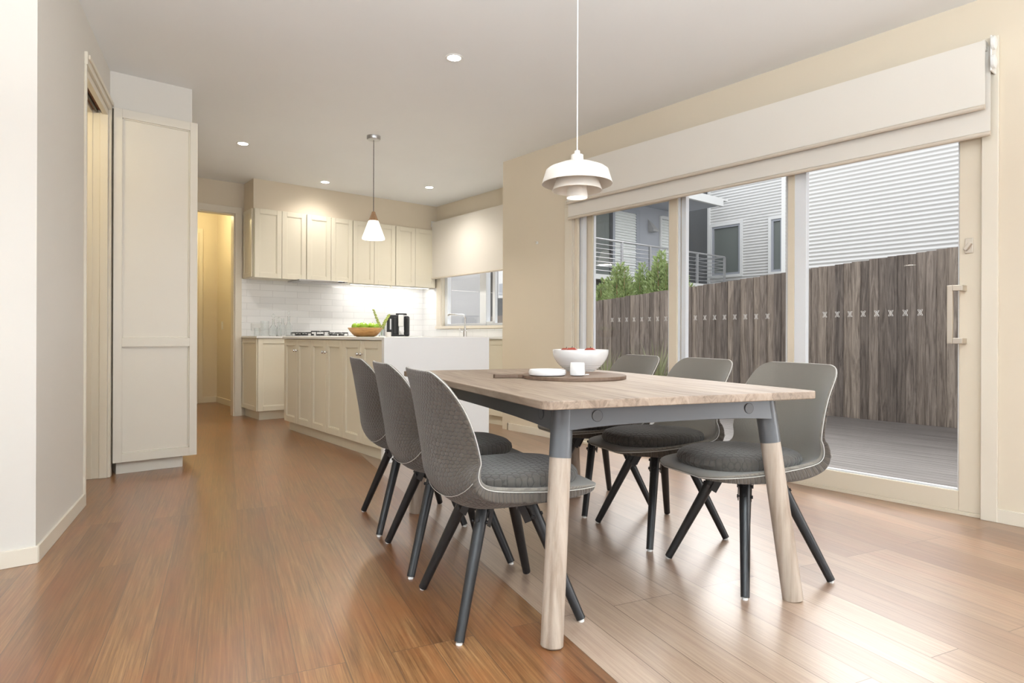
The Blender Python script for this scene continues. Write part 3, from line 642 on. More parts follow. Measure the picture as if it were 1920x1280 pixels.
# glassware near the outlet
def glassware(name, x, y, prof, lab, cat, extra=None):
    t = thing(name, (x, y, CZ1), lab, cat, 'glassware on the back counter')
    build('vessel', MB().lathe(prof, (x, y, CZ1 + .0005), 24), M['glass'], t, True)
    if extra: build('stopper', MB().lathe(extra, (x, y, CZ1), 16), M['glass'], t, True)
def at(px_, Y):
    a = (px_ - 960) / 1172; c_, s_ = math.cos(R(39.32)), math.sin(R(39.32)); return (a * c_ + s_) / (-a * s_ + c_) * Y
def cyl(r, h, w_=.003): return [(r, 0), (r, h), (r - w_, h), (r - w_, .008), (0, .008)]
glassware('glass_tumbler', at(482, 7.42), 7.42, cyl(.033, .095), 'short clear glass tumbler, leftmost of the glassware', 'glass')
glassware('glass_carafe', at(496.5, 7.42), 7.42, cyl(.045, .175), 'wide straight glass carafe right of the short tumbler', 'glass')
dec = lambda r, hb, hn: [(r, 0), (r, hb), (r * .55, hb + .03), (.013, hb + .05), (.013, hn), (.018, hn + .008), (.010, hn + .008), (.010, hb + .05), (r * .5, hb + .025), (r - .003, hb), (r - .003, .008), (0, .008)]
sto = lambda z, r: [(.008, z - .01), (.008, z + .012), (r, z + .025), (r * 1.15, z + .04), (r * .7, z + .055), (0, z + .062)]
glassware('glass_decanter', at(512.5, 7.42), 7.42, dec(.045, .09, .19), 'square shouldered glass decanter with large round stopper', 'decanter', sto(.20, .018))
glassware('glass_decanter', at(523, 7.30), 7.30, dec(.032, .07, .15), 'small glass decanter with ball stopper between two taller ones', 'decanter', sto(.16, .014))
glassware('glass_bottle', at(530, 7.50), 7.50, [(.028, 0), (.028, .13), (.014, .17), (.014, .21), (.011, .21), (.011, .17), (.025, .13), (.025, .008), (0, .008)], 'plain open glass bottle behind the tall stoppered bottle', 'bottle')
glassware('glass_bottle', at(541.5, 7.42), 7.42, dec(.036, .12, .225), 'tall glass bottle with stopper, rightmost of the glassware', 'bottle', sto(.235, .012))

# island objects
bx_, by_ = 2.66, 5.66
bx_, by_ = 2.50, 5.10
t = thing('wooden_fruit_bowl', (bx_, by_, CZ1), 'honey brown woven wooden bowl on the kitchen island', 'bowl')
build('bowl', MB().lathe([(.075, 0), (.10, .012), (.135, .05), (.152, .078), (.148, .08), (.13, .055), (.095, .02), (0, .014)], (bx_, by_, CZ1), 40), M['bowlwood'], t, True)
def apple(name, x, y, z, r, m, lab, grp):
    t = thing(name, (x, y, z - r * .9), lab, 'apple', grp)
    pr = [(0, -r * .82), (r * .3, -r * .9), (r * .7, -r * .7), (r * .97, -r * .1), (r, r * .15), (r * .85, r * .6), (r * .5, r * .86), (r * .2, r * .84), (0, r * .68)]
    build('flesh', MB().lathe(pr, (x, y, z), 20), m, t, True); build('stem', MB().tube([(x, y, z + r * .66), (x + .004, y, z + r * 1.05)], .0016, 6), M['dark'], t)
gl = ['green apple at the left end of the wooden bowl', 'green apple at the front middle of the wooden bowl', 'green apple at the right end of the wooden bowl', 'green apple at the back of the wooden bowl, left of centre', 'green apple at the back of the wooden bowl, right of centre']
for (dx, dd, z), lb in zip(((-.082, 0, .085), (0, -.06, .085), (.085, 0, .083), (-.035, .06, .092), (.045, .065, .09)), gl):
    c_, s_ = math.cos(R(39.32)), math.sin(R(39.32)); apple('green_apple', bx_ + dx * c_ + dd * s_, by_ - dx * s_ + dd * c_, CZ1 + z, .040, M['green'], lb, 'green apples in the wooden bowl')
t = thing('candle_jar', (2.30, 4.30, CZ1), 'small beige cylinder jar on the island corner by the waterfall', 'jar')
build('jar', MB().lathe([(.020, 0), (.021, .028), (0, .028)], (2.30, 4.30, CZ1), 20), M['shade'], t, True); build('lid', MB().lathe([(.021, .0285), (.021, .036), (.018, .039), (0, .039)], (2.30, 4.30, CZ1), 20), M['shade'], t, True)
# dark plant on the window sill
sx_, sy_ = XK + .03, 5.74
t = thing('dark_succulent', (sx_, sy_, WZ0), 'dark spiky little plant on the right of the kitchen window sill', 'plant')
build('pot', MB().lathe([(.018, 0), (.024, .03), (.021, .03), (0, .024)], (sx_, sy_, WZ0), 16), M['dark'], t, True)
b = MB()
for k in range(26):
    a = k * 2.4; e = .25 + .9 * (k / 26); r = .075
    d = Vector((math.cos(a) * math.cos(e) * .5, math.sin(a) * math.cos(e), math.sin(e) * .55)); p = Vector((sx_, sy_, WZ0 + .026)); b.tube([p, p + d * r * .6, p + d * r + Vector((0, 0, -.008))], [.004, .005, .001], 5)
build('leaves', b, M['dark'], t)

# ------------------------------------------------------------------ ceiling lights
dls = [((2.235, 3.32), 'white recessed downlight between camera and table, the nearest one'), ((1.735, 6.06), 'white recessed downlight on the left, before the hall doorway'), ((2.905, 6.97), 'white recessed downlight close to the bulkhead above the cabinets'), ((3.965, 6.41), 'white recessed downlight nearest the kitchen window corner')]
for (x, y), lab in dls:
    t = thing('downlight', (x, y, H), lab, 'downlight', 'recessed ceiling downlights')
    build('trim_ring', MB().lathe([(.052, -.004), (.056, -.003), (.058, 0)], (x, y, H), 32, caps=False).lathe([(.040, -.001), (.043, -.004), (.052, -.004)], (x, y, H), 32, caps=False), M['plastic'], t, True)
    build('lens', MB().lathe([(0, -.0035), (.042, -.0035)], (x, y, H), 32), M['led'], t)
    light('downlight_lamp', 'SPOT', (x, y, H - .02), (26 if y > 6.9 else 62) if y > 4 else 16, (1, .95, .87), (0, 0, 0), spot_size=R(150), spot_blend=.9, shadow_soft_size=.05)
# table pendant: three nested metal tiers
ptx, pty = 1.995, 1.98
t = thing('pendant_lamp', (ptx, pty, 1.55), 'white three tiered metal pendant lamp hanging above the dining table', 'pendant lamp')
build('cord', MB().tube([(ptx, pty, 1.78), (ptx, pty, H - .02)], .0028, 8), M['white'], t, True)
build('canopy', MB().lathe([(0, -.03), (.04, -.028), (.05, 0)], (ptx, pty, H), 32), M['shade'], t, True)
z0 = 1.759
build('socket', MB().lathe([(.0, .02), (.012, .018), (.014, .0), (.027, -.001), (.028, -.028), (.035, -.034)], (ptx, pty, z0), 32), M['shade'], t, True)
def shell(pr, th=.0025): return pr + [(r - th, z - th * .3) for r, z in reversed(pr)]
build('upper_shade', MB().lathe(shell([(.034, -.030), (.075, -.040), (.125, -.060), (.139, -.070), (.158, -.131)]), (ptx, pty, z0), 64, caps=False), M['shade'], t, True)
build('middle_shade', MB().lathe(shell([(.03, -.055), (.06, -.062), (.084, -.085), (.112, -.160)]), (ptx, pty, z0), 64, caps=False), M['shade'], t, True)
build('lower_shade', MB().lathe(shell([(.025, -.10), (.040, -.115), (.048, -.192)]), (ptx, pty, z0), 48, caps=False), M['shade'], t, True)
build('diffuser', MB().lathe([(0, -.192), (.044, -.189)], (ptx, pty, z0), 48), M['lampglow'], t)
light('pendant_bulb', 'AREA', (ptx, pty, z0 - .196), 2.5, (1, .90, .74), (0, 0, 0), shape='DISK', size=.08)
# kitchen cone pendant
kx, ky = 2.57, 5.09
t = thing('pendant_lamp', (kx, ky, 1.80), 'cone pendant with opal glass shade and wooden cap above the island', 'pendant lamp')
build('canopy', MB().lathe([(0, -.035), (.055, -.033), (.06, -.025), (.06, 0)], (kx, ky, H), 32), M['steel'], t, True)
build('cord', MB().tube([(kx, ky, 2.05), (kx, ky, H - .03)], .003, 8), M['dark'], t, True)
build('wood_cap', MB().lathe([(0, 2.05), (.014, 2.048), (.018, 2.035), (.043, 1.967), (.0, 1.967)], (kx, ky, 0), 40), M['capwood'], t, True)
build('lamp_shade', MB().lathe([(.043, 1.966), (.052, 1.945), (.100, 1.812), (.098, 1.802), (.090, 1.802), (.0, 1.815)], (kx, ky, 0), 48), M['opal'], t, True)
light('cone_bulb', 'AREA', (kx, ky, 1.80), 9, (1, .92, .80), (0, 0, 0), shape='DISK', size=.17)

# ------------------------------------------------------------------ dining table
TA = R(18.2); SK = -.05; TO = (1.240, 1.358, 0); TL, TW, TH = 1.70, 1.068, .757
tb = thing('dining_table', TO, 'long rectangular dining table with pale oak top, grey metal frame and round oak legs', 'dining table', rz=-TA)
def sh(mb): mb.v = [(x + y * math.sin(SK), y * math.cos(SK), z) for x, y, z in mb.v]; return mb
def rrect(x0, y0, x1, y1, r, n=6):
    pts = []
    for cx_, cy_, a0 in ((x1 - r, y0 + r, -90), (x1 - r, y1 - r, 0), (x0 + r, y1 - r, 90), (x0 + r, y0 + r, 180)):
        for k in range(n + 1): a = R(a0 + 90 * k / n); pts.append((cx_ + r * math.cos(a), cy_ + r * math.sin(a)))
    return pts
build('tabletop', sh(MB().prism(rrect(0, 0, TW, TL, .035), TH - .027, TH)), M['oakrow'], tb, bevel=.003, world=False)
LT, LB = (.125, .130), (.055, .062)        # leg axis insets at top and at floor
zt = TH - .028; zs = .565
legs = {}
for ix in (0, 1):
    for iy in (0, 1):
        tp = Vector((LT[0] if not ix else TW - LT[0], LT[1] if not iy else TL - LT[1], zt)); bt = Vector((LB[0] if not ix else TW - LB[0], LB[1] if not iy else TL - LB[1], 0))
        d = bt - tp; pt = lambda z, tp=tp, d=d: tp + d * ((zt - z) / zt); legs[(ix, iy)] = pt
        lg = build('leg', sh(MB().tube([pt(zs), pt(.004), pt(0)], [.034, .0345, .031], 32)), M['oakleg'], tb, True, world=False)
        build('metal_sleeve', sh(MB().tube([pt(zt), pt(zs)], [.0345, .035], 32)), M['metal'], lg, True, world=False)
def railpiece(p, q, nrm, h0, h1, t_=.012, sag=0):
    # p, q: leg axes functions; rail face sits on the outer side of the legs
    b = MB(); n = 10; vs = []; fs = []
    for i in range(n + 1):
        f = i / n; A_ = p(zt).lerp(q(zt), f); hh = h1 + (h0 - h1) * (abs(2 * f - 1) ** 3)
        B_ = p(zt - hh).lerp(q(zt - hh), f)
        for P_ in (A_, B_):
            for off in (.033, .033 - t_): vs.append(P_ + Vector(nrm) * off)
    for i in range(n):
        a = i * 4; c_ = a + 4; fs += [(a, c_, c_ + 2, a + 2), (a + 1, a + 3, c_ + 3, c_ + 1), (a, a + 1, c_ + 1, c_), (a + 2, c_ + 2, c_ + 3, a + 3)]
    b.add(vs, fs + [(0, 2, 3, 1), (n * 4, n * 4 + 1, n * 4 + 3, n * 4 + 2)]); return b
fr = [('front_rail', (0, 0), (1, 0), (0, -1, 0)), ('rear_rail', (0, 1), (1, 1), (0, 1, 0)), ('side_rail', (0, 0), (0, 1), (-1, 0, 0)), ('side_rail', (1, 0), (1, 1), (1, 0, 0))]
for nm, a, c_, nv in fr:
    r_ = build('apron_rail', sh(railpiece(legs[a], legs[c_], nv, .078, .066)), M['metal'], tb, world=False, bevel=.002)
    for f in ((.13, .87) if nm[0] in 'fr' else (.055, .945)):
        p = legs[a](zt - .035).lerp(legs[c_](zt - .035), f) + Vector(nv) * .0335
        rot = Vector(nv).to_track_quat('Z', 'Y').to_matrix().to_4x4(); mt = Matrix.Translation(p) @ rot
        build('bolt_cover', sh(MB().lathe([(.0178, -.003), (.0178, .0022), (0, .0022)], n=28, mat=mt)), M['metal'], r_, True, world=False)
        build('groove', sh(MB().lathe([(.0190, .0020), (.0179, .0020)], n=28, mat=mt, caps=False)), M['dark'], r_, world=False)

# ------------------------------------------------------------------ dining chairs
def make_chair():
    root = thing('dining_chair', (0, 0, 0))
    prof = [(.325, .430), (.305, .440), (.25, .444), (.15, .440), (.04, .434), (-.06, .430), (-.14, .434), (-.195, .458), (-.228, .505), (-.246, .560), (-.262, .640), (-.277, .720), (-.288, .775), (-.294, .802), (-.298, .820), (-.300, .832), (-.301, .838)]
    hw = [.105, .165, .205, .222, .230, .234, .236, .236, .235, .232, .228, .223, .217, .209, .196, .178, .150]
    seat = [1, 1, 1, 1, 1, 1, .85, .5, .15, 0, 0, 0, 0, 0, 0]
    lift = [-.002, -.002, .002, .012, .028, .042, .050, .048, .034, 0, 0, 0, 0, 0, 0, 0, 0]      # side edges raised from seat
    fwd = [0, 0, 0, 0, 0, 0, .015, .05, .085, .105, .102, .085, .060, .045, .032, .022, .015]            # back wings forward
    def cr2(a):
        out = []; tup = isinstance(a[0], tuple)
        for i in range(len(a) - 1):
            p0, p1, p2, p3 = a[max(i - 1, 0)], a[i], a[i + 1], a[min(i + 2, len(a) - 1)]
            f = lambda w, x, y, z: (9 * (x + y) - w - z) / 16
            out.append(p1); out.append(tuple(f(*q) for q in zip(p0, p1, p2, p3)) if tup else f(p0, p1, p2, p3))
        return out + [a[-1]]
    prof, hw, lift, fwd = cr2(prof), cr2(hw), cr2(lift), cr2(fwd)
    nu = 17; npf = len(prof)
    s = [0]
    for i in range(1, npf): s.append(s[-1] + math.hypot(prof[i][0] - prof[i - 1][0], prof[i][1] - prof[i - 1][1]))
    def P(i, u):
        y, z = prof[i]; x = u * hw[i]; e = abs(u) ** 2.2
        drop = 0
        return Vector((x, y + fwd[i] * e, z + lift[i] * abs(u) ** 3.2))
    us = [math.sin((-1 + 2 * k / (nu - 1)) * PI / 2 * .999) for k in range(nu)]
    inner = [[P(i, u) for u in us] for i in range(npf)]
    def nrm(i, k):
        a = inner[min(i + 1, npf - 1)][k] - inner[max(i - 1, 0)][k]; c_ = inner[i][min(k + 1, nu - 1)] - inner[i][max(k - 1, 0)]
        n = a.cross(c_).normalized(); return n
    thick = cr2([.012, .022, .034, .048, .056, .058, .056, .046, .034, .022, .020, .018, .016, .015, .014, .013, .012])
    def shellobj(name, off0, off1, mat):
        vs = []; fs = []; uvs = []
        for lay in (0, 1):
            for i in range(npf):
                for k in range(nu):
                    n = nrm(i, k); sgn = -1 if n.dot(Vector((0, .3, 1)) if i < 14 else Vector((0, 1, .2))) > 0 else 1
                    ed = 1 - .12 * abs(us[k]) ** 3
                    vs.append(inner[i][k] + n * sgn * (off0[i] if lay == 0 else off1[i] * ed)); uvs.append((us[k] * hw[i], s[i]))
        Nn = npf * nu; q = lambda l, i, k: l * Nn + i * nu + k
        for i in range(npf - 1):
            for k in range(nu - 1): fs.append((q(0, i, k), q(0, i, k + 1), q(0, i + 1, k + 1), q(0, i + 1, k))); fs.append((q(1, i, k), q(1, i + 1, k), q(1, i + 1, k + 1), q(1, i, k + 1)))
        for i in range(npf - 1): fs.append((q(0, i, 0), q(0, i + 1, 0), q(1, i + 1, 0), q(1, i, 0))); fs.append((q(0, i, nu - 1), q(1, i, nu - 1), q(1, i + 1, nu - 1), q(0, i + 1, nu - 1)))
        for k in range(nu - 1): fs.append((q(0, 0, k), q(1, 0, k), q(1, 0, k + 1), q(0, 0, k + 1))); fs.append((q(0, npf - 1, k), q(0, npf - 1, k + 1), q(1, npf - 1, k + 1), q(1, npf - 1, k)))
        b = MB().add(vs, fs); o = build(name, b, mat, root, True, world=False); me = o.data
        for a in list(me.attributes):
            if a.name == 'sharp_edge': me.attributes.remove(a)
        uvl = me.uv_layers.new(name='UVMap')
        for l in me.loops: uvl.data[l.index].uv = uvs[l.vertex_index]
        m_ = o.modifiers.new('subsurf', 'SUBSURF'); m_.levels = 1; m_.render_levels = 1
        return o, vs, q
    zero = [0] * npf; mid = [t_ * .22 + .003 for t_ in thick]; 
    o1, v1, q1 = shellobj('seat_lining', zero, mid, M['weave'])
    o2, v2, q2 = shellobj('outer_shell', [m_ * 1.02 for m_ in mid], thick, M['quilt'])
    # piping between lining and shell around the rim
    rim = [v2[q2(0, i, 0)] for i in range(npf)] + [v2[q2(0, npf - 1, k)] for k in range(1, nu)] + [v2[q2(0, i, nu - 1)] for i in range(npf - 2, -1, -1)] + [v2[q2(0, 0, k)] for k in range(nu - 2, -1, -1)]
    ctr = Vector((0, -.05, .55))
    def smoothp(pts, it=2):
        for _ in range(it):
            out = []
            for a in range(len(pts)): p, n_ = pts[a], pts[(a + 1) % len(pts)]; out += [p * .75 + n_ * .25, p * .25 + n_ * .75]
            pts = out
        return pts
    rim = smoothp(rim, 2); 
    build('piping', MB().tube(rim + [rim[0], rim[1]], .0018, 6, caps=False), M['piping'], root, True, world=False)
    # seam piping across the shell where back meets seat
    seam = [v2[q2(1, 14, k)] for k in range(nu)]
    seam = [p + (Vector((p.x * .4, -.25, -.35))).normalized() * .0012 for p in seam]
    build('seam_piping', MB().tube(seam, .0012, 6), M['piping'], o2, True, world=False)
    # quilted seat pad
    n = 40; rings = []; vs = []; fs = []; uvs = []
    def surf(x, y):
        for i in range(npf - 1):
            if prof[i + 1][0] <= y <= prof[i][0]:
                f = (prof[i][0] - y) / (prof[i][0] - prof[i + 1][0]); z = prof[i][1] * (1 - f) + prof[i + 1][1] * f; lf = lift[i] * (1 - f) + lift[i + 1] * f; w_ = hw[i] * (1 - f) + hw[i + 1] * f
                return z + lf * min(1, abs(x) / w_) ** 3.2
        return .42
    RX, RY, CY = .198, .240, .045
    for lay, (rs, hh) in enumerate(((0.02, -.004), (.6, -.004), (.96, .001), (1.0, .018), (.985, .033), (.92, .047), (.75, .060), (.5, .068), (.25, .071), (.02, .072))):
        for k in range(n):
            a = 2 * PI * k / n; ca, sa = math.cos(a), math.sin(a); e = .72
            x = RX * rs * math.copysign(abs(ca) ** e, ca); y = CY + RY * rs * math.copysign(abs(sa) ** e, sa); x *= 1 - .12 * ((y - CY) / RY if y > CY else 0) ** 2
            vs.append(Vector((x, y, surf(x, y) + hh))); uvs.append((x, y))
    for i in range(9):
        for k in range(n): k2 = (k + 1) % n; fs.append((i * n + k, i * n + k2, (i + 1) * n + k2, (i + 1) * n + k))
    fs += [tuple(range(n - 1, -1, -1)), tuple(9 * n + k for k in range(n))]
    pd = build('seat_pad', MB().add(vs, fs), M['pad'], root, True, world=False)
    uvl = pd.data.uv_layers.new(name='UVMap')
    for l in pd.data.loops: uvl.data[l.index].uv = uvs[l.vertex_index]
    # legs, brackets, bolts, glides
    for sx in (-1, 1):
        for sy in (-1, 1):
            top = Vector((sx * .075, sy * .075, .408)); bt = Vector((sx * .226, sy * .212, .008)); d = (bt - top).normalized()
            lg = build('leg', MB().tube([top, bt, bt], [.0225, .0155, .014], 20), M['leg'], root, True, world=False)
            build('glide', MB().lathe([(.010, 0), (.011, .004), (.009, .0085)], (bt.x, bt.y, 0), 14), M['plastic'], lg, True, world=False)
            out = Vector((sx, sy, 0)).normalized(); tn = Vector((-out.y, out.x, 0))
            for k, dd in enumerate((.045, .085)):
                p = top + d * dd
                bl = MB().tube([p - tn * .027, p + tn * .027], .0032, 8); 
                for e in (-1, 1): bl.tube([p + tn * .0235 * e, p + tn * .029 * e], .0065, 10)
                o_ = (out - d * out.dot(d)).normalized(); bl.tube([p + o_ * .018, p + o_ * .0255], .0065, 10)
                build('bolt', bl, M['dark'], lg, True, world=False)
    b = MB(); 
    for a in (PI / 4, -PI / 4):
        m_ = Matrix.Translation((0, 0, .392)) @ Matrix.Rotation(a, 4, 'Z'); b.box((-.105, -.018, -.004), (.105, .018, .004), mat=m_)
        for e in (-1, 1):
            m2 = m_ @ Matrix.Translation((e * .088, 0, -.004)) @ Matrix.Rotation(-e * R(27), 4, 'Y'); b.box((-.014, -.0255, -.085), (.014, -.0225, .0), mat=m2); b.box((-.014, .0225, -.085), (.014, .0255, .0), mat=m2)
    build('bracket', b, M['dark'], root, world=False, bevel=.0015)
    return root
ch0 = make_chair()
CR = 17.0
spots = [((1.656, 2.833), 'L', 'grey quilted chair on the left side of the table, farthest from camera, nearest the island'),
         ((1.512, 2.291), 'L', 'grey quilted chair in the middle of the left side of the table'),
         ((1.363, 1.741), 'L', 'grey quilted chair on the left of the table, nearest the camera'),
         ((2.353, 1.365), 'R', 'grey upholstered chair on the sliding door side of the table, nearest the camera'),
         ((2.493, 1.904), 'R', 'grey upholstered chair in the middle of the sliding door side of the table'),
         ((2.635, 2.440), 'R', 'grey upholstered chair on the sliding door side, farthest away behind the white bowl')]
for i, ((x, y), sd_, lab) in enumerate(spots):
    o = ch0 if i == 0 else copy_tree(ch0)
    o.location = (x, y, 0); o.rotation_euler = (0, 0, R(-CR - 90 if sd_ == 'L' else -CR + 90))
    tag(o, lab, 'chair', 'quilted dining chairs around the table')

# ------------------------------------------------------------------ things on the table
def onray(px_, d):      # point at image column px_ and depth d (metres along the optical axis)
    a = (px_ - 960) / 1172 * d; c_, s_ = math.cos(R(39.32)), math.sin(R(39.32)); return (a * c_ + d * s_, -a * s_ + d * c_)
bx1, by1 = onray(1076, 2.86)
cbt = thing('cutting_board', (bx1, by1, TH), 'round brown wooden paddle board with handle lying on the dining table', 'serving board', rz=R(-39.32))
poly = []
for k in range(44):
    a = R(180 - 10 - 340 * k / 43); poly.append((.237 * math.cos(a), .237 * math.sin(a)))
poly += [(-.255, -.028), (-.30, -.022), (-.36, -.022), (-.368, -.012), (-.368, .012), (-.36, .022), (-.30, .022), (-.255, .028)]
build('board', MB().prism(poly, 0.0003, .017), M['board'], cbt, bevel=.003, world=False)
wx, wy = onray(1088.5, 3.20)
t = thing('white_bowl', (wx, wy, TH), 'large white ribbed bowl holding red apples on the dining table', 'bowl')
pr = [(.052, 0), (.058, .004)]
for k in range(15): f = k / 14; pr.append((.142 * (1 - .60 * (1 - f) ** 2.3), .004 + .116 * f)); pr.append((pr[-1][0] + .0012, pr[-1][1] + .004)) if k < 14 else None
pr += [(.142, .123), (.138, .123), (.12, .07), (.07, .015), (0, .010)]
build('bowl', MB().lathe(pr, (wx, wy, TH + .0003), 64), M['white'], t, True)
rl = ['dark red apple showing above the right of the white bowl rim', 'red apple showing above the left of the white bowl rim', 'red apple at the far left of the white bowl, half behind another', 'red apple low in the middle of the white bowl']
for (dx, dd, z), lb in zip(((.052, .02, .100), (-.048, -.03, .102), (-.070, .042, .098), (.0, -.055, .068)), rl):
    c_, s_ = math.cos(R(39.32)), math.sin(R(39.32)); apple('red_apple', wx + dx * c_ + dd * s_, wy - dx * s_ + dd * c_, TH + z, .036, M['red'], lb, 'red apples in the white bowl')
qx, qy = onray(1026.5, 2.76)
tag(build('shallow_dish', MB().lathe([(.070, 0), (.080, .004), (.084, .013), (.080, .027), (.076, .027), (.078, .013), (.068, .008), (0, .007)], (0, 0, 0), 48), M['white'], None, True), 'low round white dish on the left of the wooden board', 'dish').location = (qx, qy, TH + .0175)
qx, qy = onray(1083, 2.74)
t = thing('white_cup', (qx, qy, TH + .0175), 'small white handleless cup on the wooden board beside the low dish', 'cup')
build('cup', MB().lathe([(.022, 0), (.032, .004), (.0335, .01), (.031, .055), (.029, .058), (.028, .055), (.030, .012), (0, .008)], (qx, qy, TH + .0175), 40), M['white'], t, True)
qx, qy = onray(1099, 2.80)
t = thing('white_spoon', (qx, qy, TH + .0175), 'white porcelain spoon resting right behind the small cup', 'spoon', rz=R(20))
build('spoon', MB().prism([(-.035, -.008), (.0, -.004), (.012, -.008), (.022, -.006), (.026, 0), (.022, .006), (.012, .008), (.0, .004), (-.035, .008)], 0, .004), M['white'], t, bevel=.001, world=False)

# ------------------------------------------------------------------ outside
tag(build('ground', MB().box((4.14, -14, -.8), (30, 30, -.6)), M['ground'], None), kind='structure')
b = MB(); x = 4.15; 
while x < 8.0: b.box((x, -3, -.06), (min(x + .088, 8.02), 9.0, -.035)); x += .092
tag(build('deck', b, M['deck'], None), kind='structure')
# paling fence, stepped down the slope
fn = thing('paling_fence', (8.1, 3, -.6), 'tall weathered grey timber paling fence behind the deck', 'fence')
b = MB(); y = -3.0; k = 0
while y < 10.5:
    top = 2.09 - .0700 * y; yo = .010 if k % 2 else -.006
    b.box((8.10 + yo, y + .0015, -.6), (8.10 + yo + .014, y + .1 + (.006 if k % 2 else -.0015), top + random.uniform(-.006, .006))); y += .1; k += 1
build('palings', b, M['fence'], fn)
b = MB()
for z_ in (.1, .75, 1.25): b.box((8.13, -3, z_), (8.17, 10.5, z_ + .07))
build('cross_rails', b, M['fence'], fn)
for yy in (-2.8, -.3, 2.2, 4.7, 7.2, 9.7): build('fence_post', MB().box((8.17, yy, -.6), (8.27, yy + .1, 1.9 - .07 * yy)), M['fence'], fn)

def corrug(Xp, y0, y1, z0, z1, pitch, amp, holes=()):
    """corrugated sheet facing -x with rectangular holes (ya,yb,za,zb)"""
    b = MB(); n = int((z1 - z0) / pitch * 8)
    ys = sorted({y0, y1, *[h[0] for h in holes], *[h[1] for h in holes]})
    ys = [q for q in ys if y0 <= q <= y1]
    for a, c_ in zip(ys[:-1], ys[1:]):
        prev = None
        for i in range(n + 1):
            z = z0 + (z1 - z0) * i / n; x_ = Xp - amp * math.sin(2 * PI * z / pitch)
            if any(h[0] <= (a + c_) / 2 <= h[1] and h[2] < z < h[3] for h in holes): prev = None; continue
            cur = len(b.v); b.v += [(x_, a, z), (x_, c_, z)]
            if prev is not None: b.f.append((prev, prev + 1, cur + 1, cur)); b.mi.append(0)
            prev = cur
    return b
# near corrugated wing
hs = thing('corrugated_house_wing', (12.3, 2, -.6), 'white corrugated steel house wing rising behind the right half of the fence', 'house')
build('cladding', corrug(12.3, -6, 6.28, -.6, 4.75, .0762, .0125), M['corr'], hs, True)
build('wall_core', MB().box((12.32, -6, -.6), (16, 6.3, 4.7)), M['corr'], hs)
build('corner_trim', MB().box((12.27, 6.28, -.6), (12.34, 6.36, 4.75)), M['trimw'], hs)
build('roof_edge', MB().box((12.15, -6, 4.75), (16, 6.38, 4.9)), M['trimw'], hs)
# far wing with balcony
YW = 12.48; XB = 19.0
hb_ = thing('balcony_house', (17, 12, -.6), 'grey and white two storey house with a balcony behind the shrubs', 'house')
h1, h2 = (11.245, 12.31, 3.03, 4.70), (9.80, 10.17, 3.0, 4.67)
build('cladding', corrug(XB, 5, YW, -.6, 7.2, .094, .017, (h1, h2)), M['corr'], hb_, True)
b = MB(); b.box((XB + .02, 5, -.6), (XB + 3, YW, 3.0)); b.box((XB + .02, 5, 4.72), (XB + 3, YW, 7.2)); b.box((XB + .25, 5, 3.0), (XB + 3, YW, 4.72)); build('wall_core', b, M['corr'], hb_)
for (ya, yb, za, zb) in (h1, h2):
    b = MB(); e = .09
    for (p, q, r_, s_) in ((ya - e, ya, za - e, zb + e), (yb, yb + e, za - e, zb + e), (ya, yb, za - e, za), (ya, yb, zb, zb + e)): b.box((XB - .05, p, r_), (XB + .03, q, s_))
    f = build('window_surround', b, M['trimw'], hb_)
    b = MB(); e = .07
    for (p, q, r_, s_) in ((ya, ya + e, za, zb), (yb - e, yb, za, zb), (ya + e, yb - e, za, za + e), (ya + e, yb - e, zb - e, zb)): b.box((XB - .02, p, r_), (XB + .05, q, s_))
    f = build('window_frame', b, M['frameg'], hb_); build('window_pane', MB().box((XB + .03, ya + e, za + e), (XB + .05, yb - e, zb - e)), M['dglass'], f)
b = MB(); b.box((11.5, YW, -.6), (17.8, YW + .2, 6.0)); build('rendered_wall', b, M['render'], hb_)
build('dark_wall', MB().box((17.8, YW - .01, -.6), (XB, YW + .2, 6.0)), M['renderd'], hb_)  # end of the same wall in shade, the shade put into its colour
build('corner_trim', MB().box((XB - .06, YW - .09, 2.6), (XB + .02, YW - .0, 6.0)), M['trimw'], hb_)
# glazed balcony doors
b = MB()
for xa, xb_ in ((12.4, 12.52), (14.02, 14.12), (15.10, 15.28)): b.box((xa, YW - .06, 2.6), (xb_, YW - .005, 4.70))
b.box((12.4, YW - .06, 4.70), (15.28, YW - .005, 4.82)); f = build('balcony_door_frame', b, M['frameg'], hb_)
build('dark_stile', MB().box((13.90, YW - .055, 2.6), (14.02, YW - .005, 4.70)), M['renderd'], f); build('blind_glass', MB().box((12.52, YW - .03, 2.6), (13.90, YW - .01, 4.70)), M['dglass'], f)
g = MB()
def slat(mb, xa, xb_, z, h):
    mb.add([(xa, YW - .01, z), (xb_, YW - .01, z), (xb_, YW - .055, z + .006), (xa, YW - .055, z + .006), (xa, YW - .015, z + h), (xb_, YW - .015, z + h)], [(0, 3, 2, 1), (3, 4, 5, 2), (0, 4, 3), (1, 2, 5), (0, 1, 5, 4)])
for k in range(26): slat(g, 14.12, 15.10, 2.62 + k * .08, .079)
build('blind_slats', g, M['blinds'], f)
build('door_pull', MB().tube([(13.86, YW - .07, 3.2), (13.86, YW - .11, 3.25), (13.86, YW - .11, 3.45), (13.86, YW - .07, 3.5)], .015, 8), M['dark'], f)
b = MB()
for k in range(22): slat(b, 16.36, 17.25, 2.75 + k * .088, .087)
f = build('louvre_shutter', b, M['blinds'], hb_); build('louvre_frame', MB().box((16.28, YW - .06, 2.7), (16.36, YW - .005, 4.78)).box((16.361, YW - .06, 4.70), (17.3, YW - .005, 4.80)), M['trimw'], f)
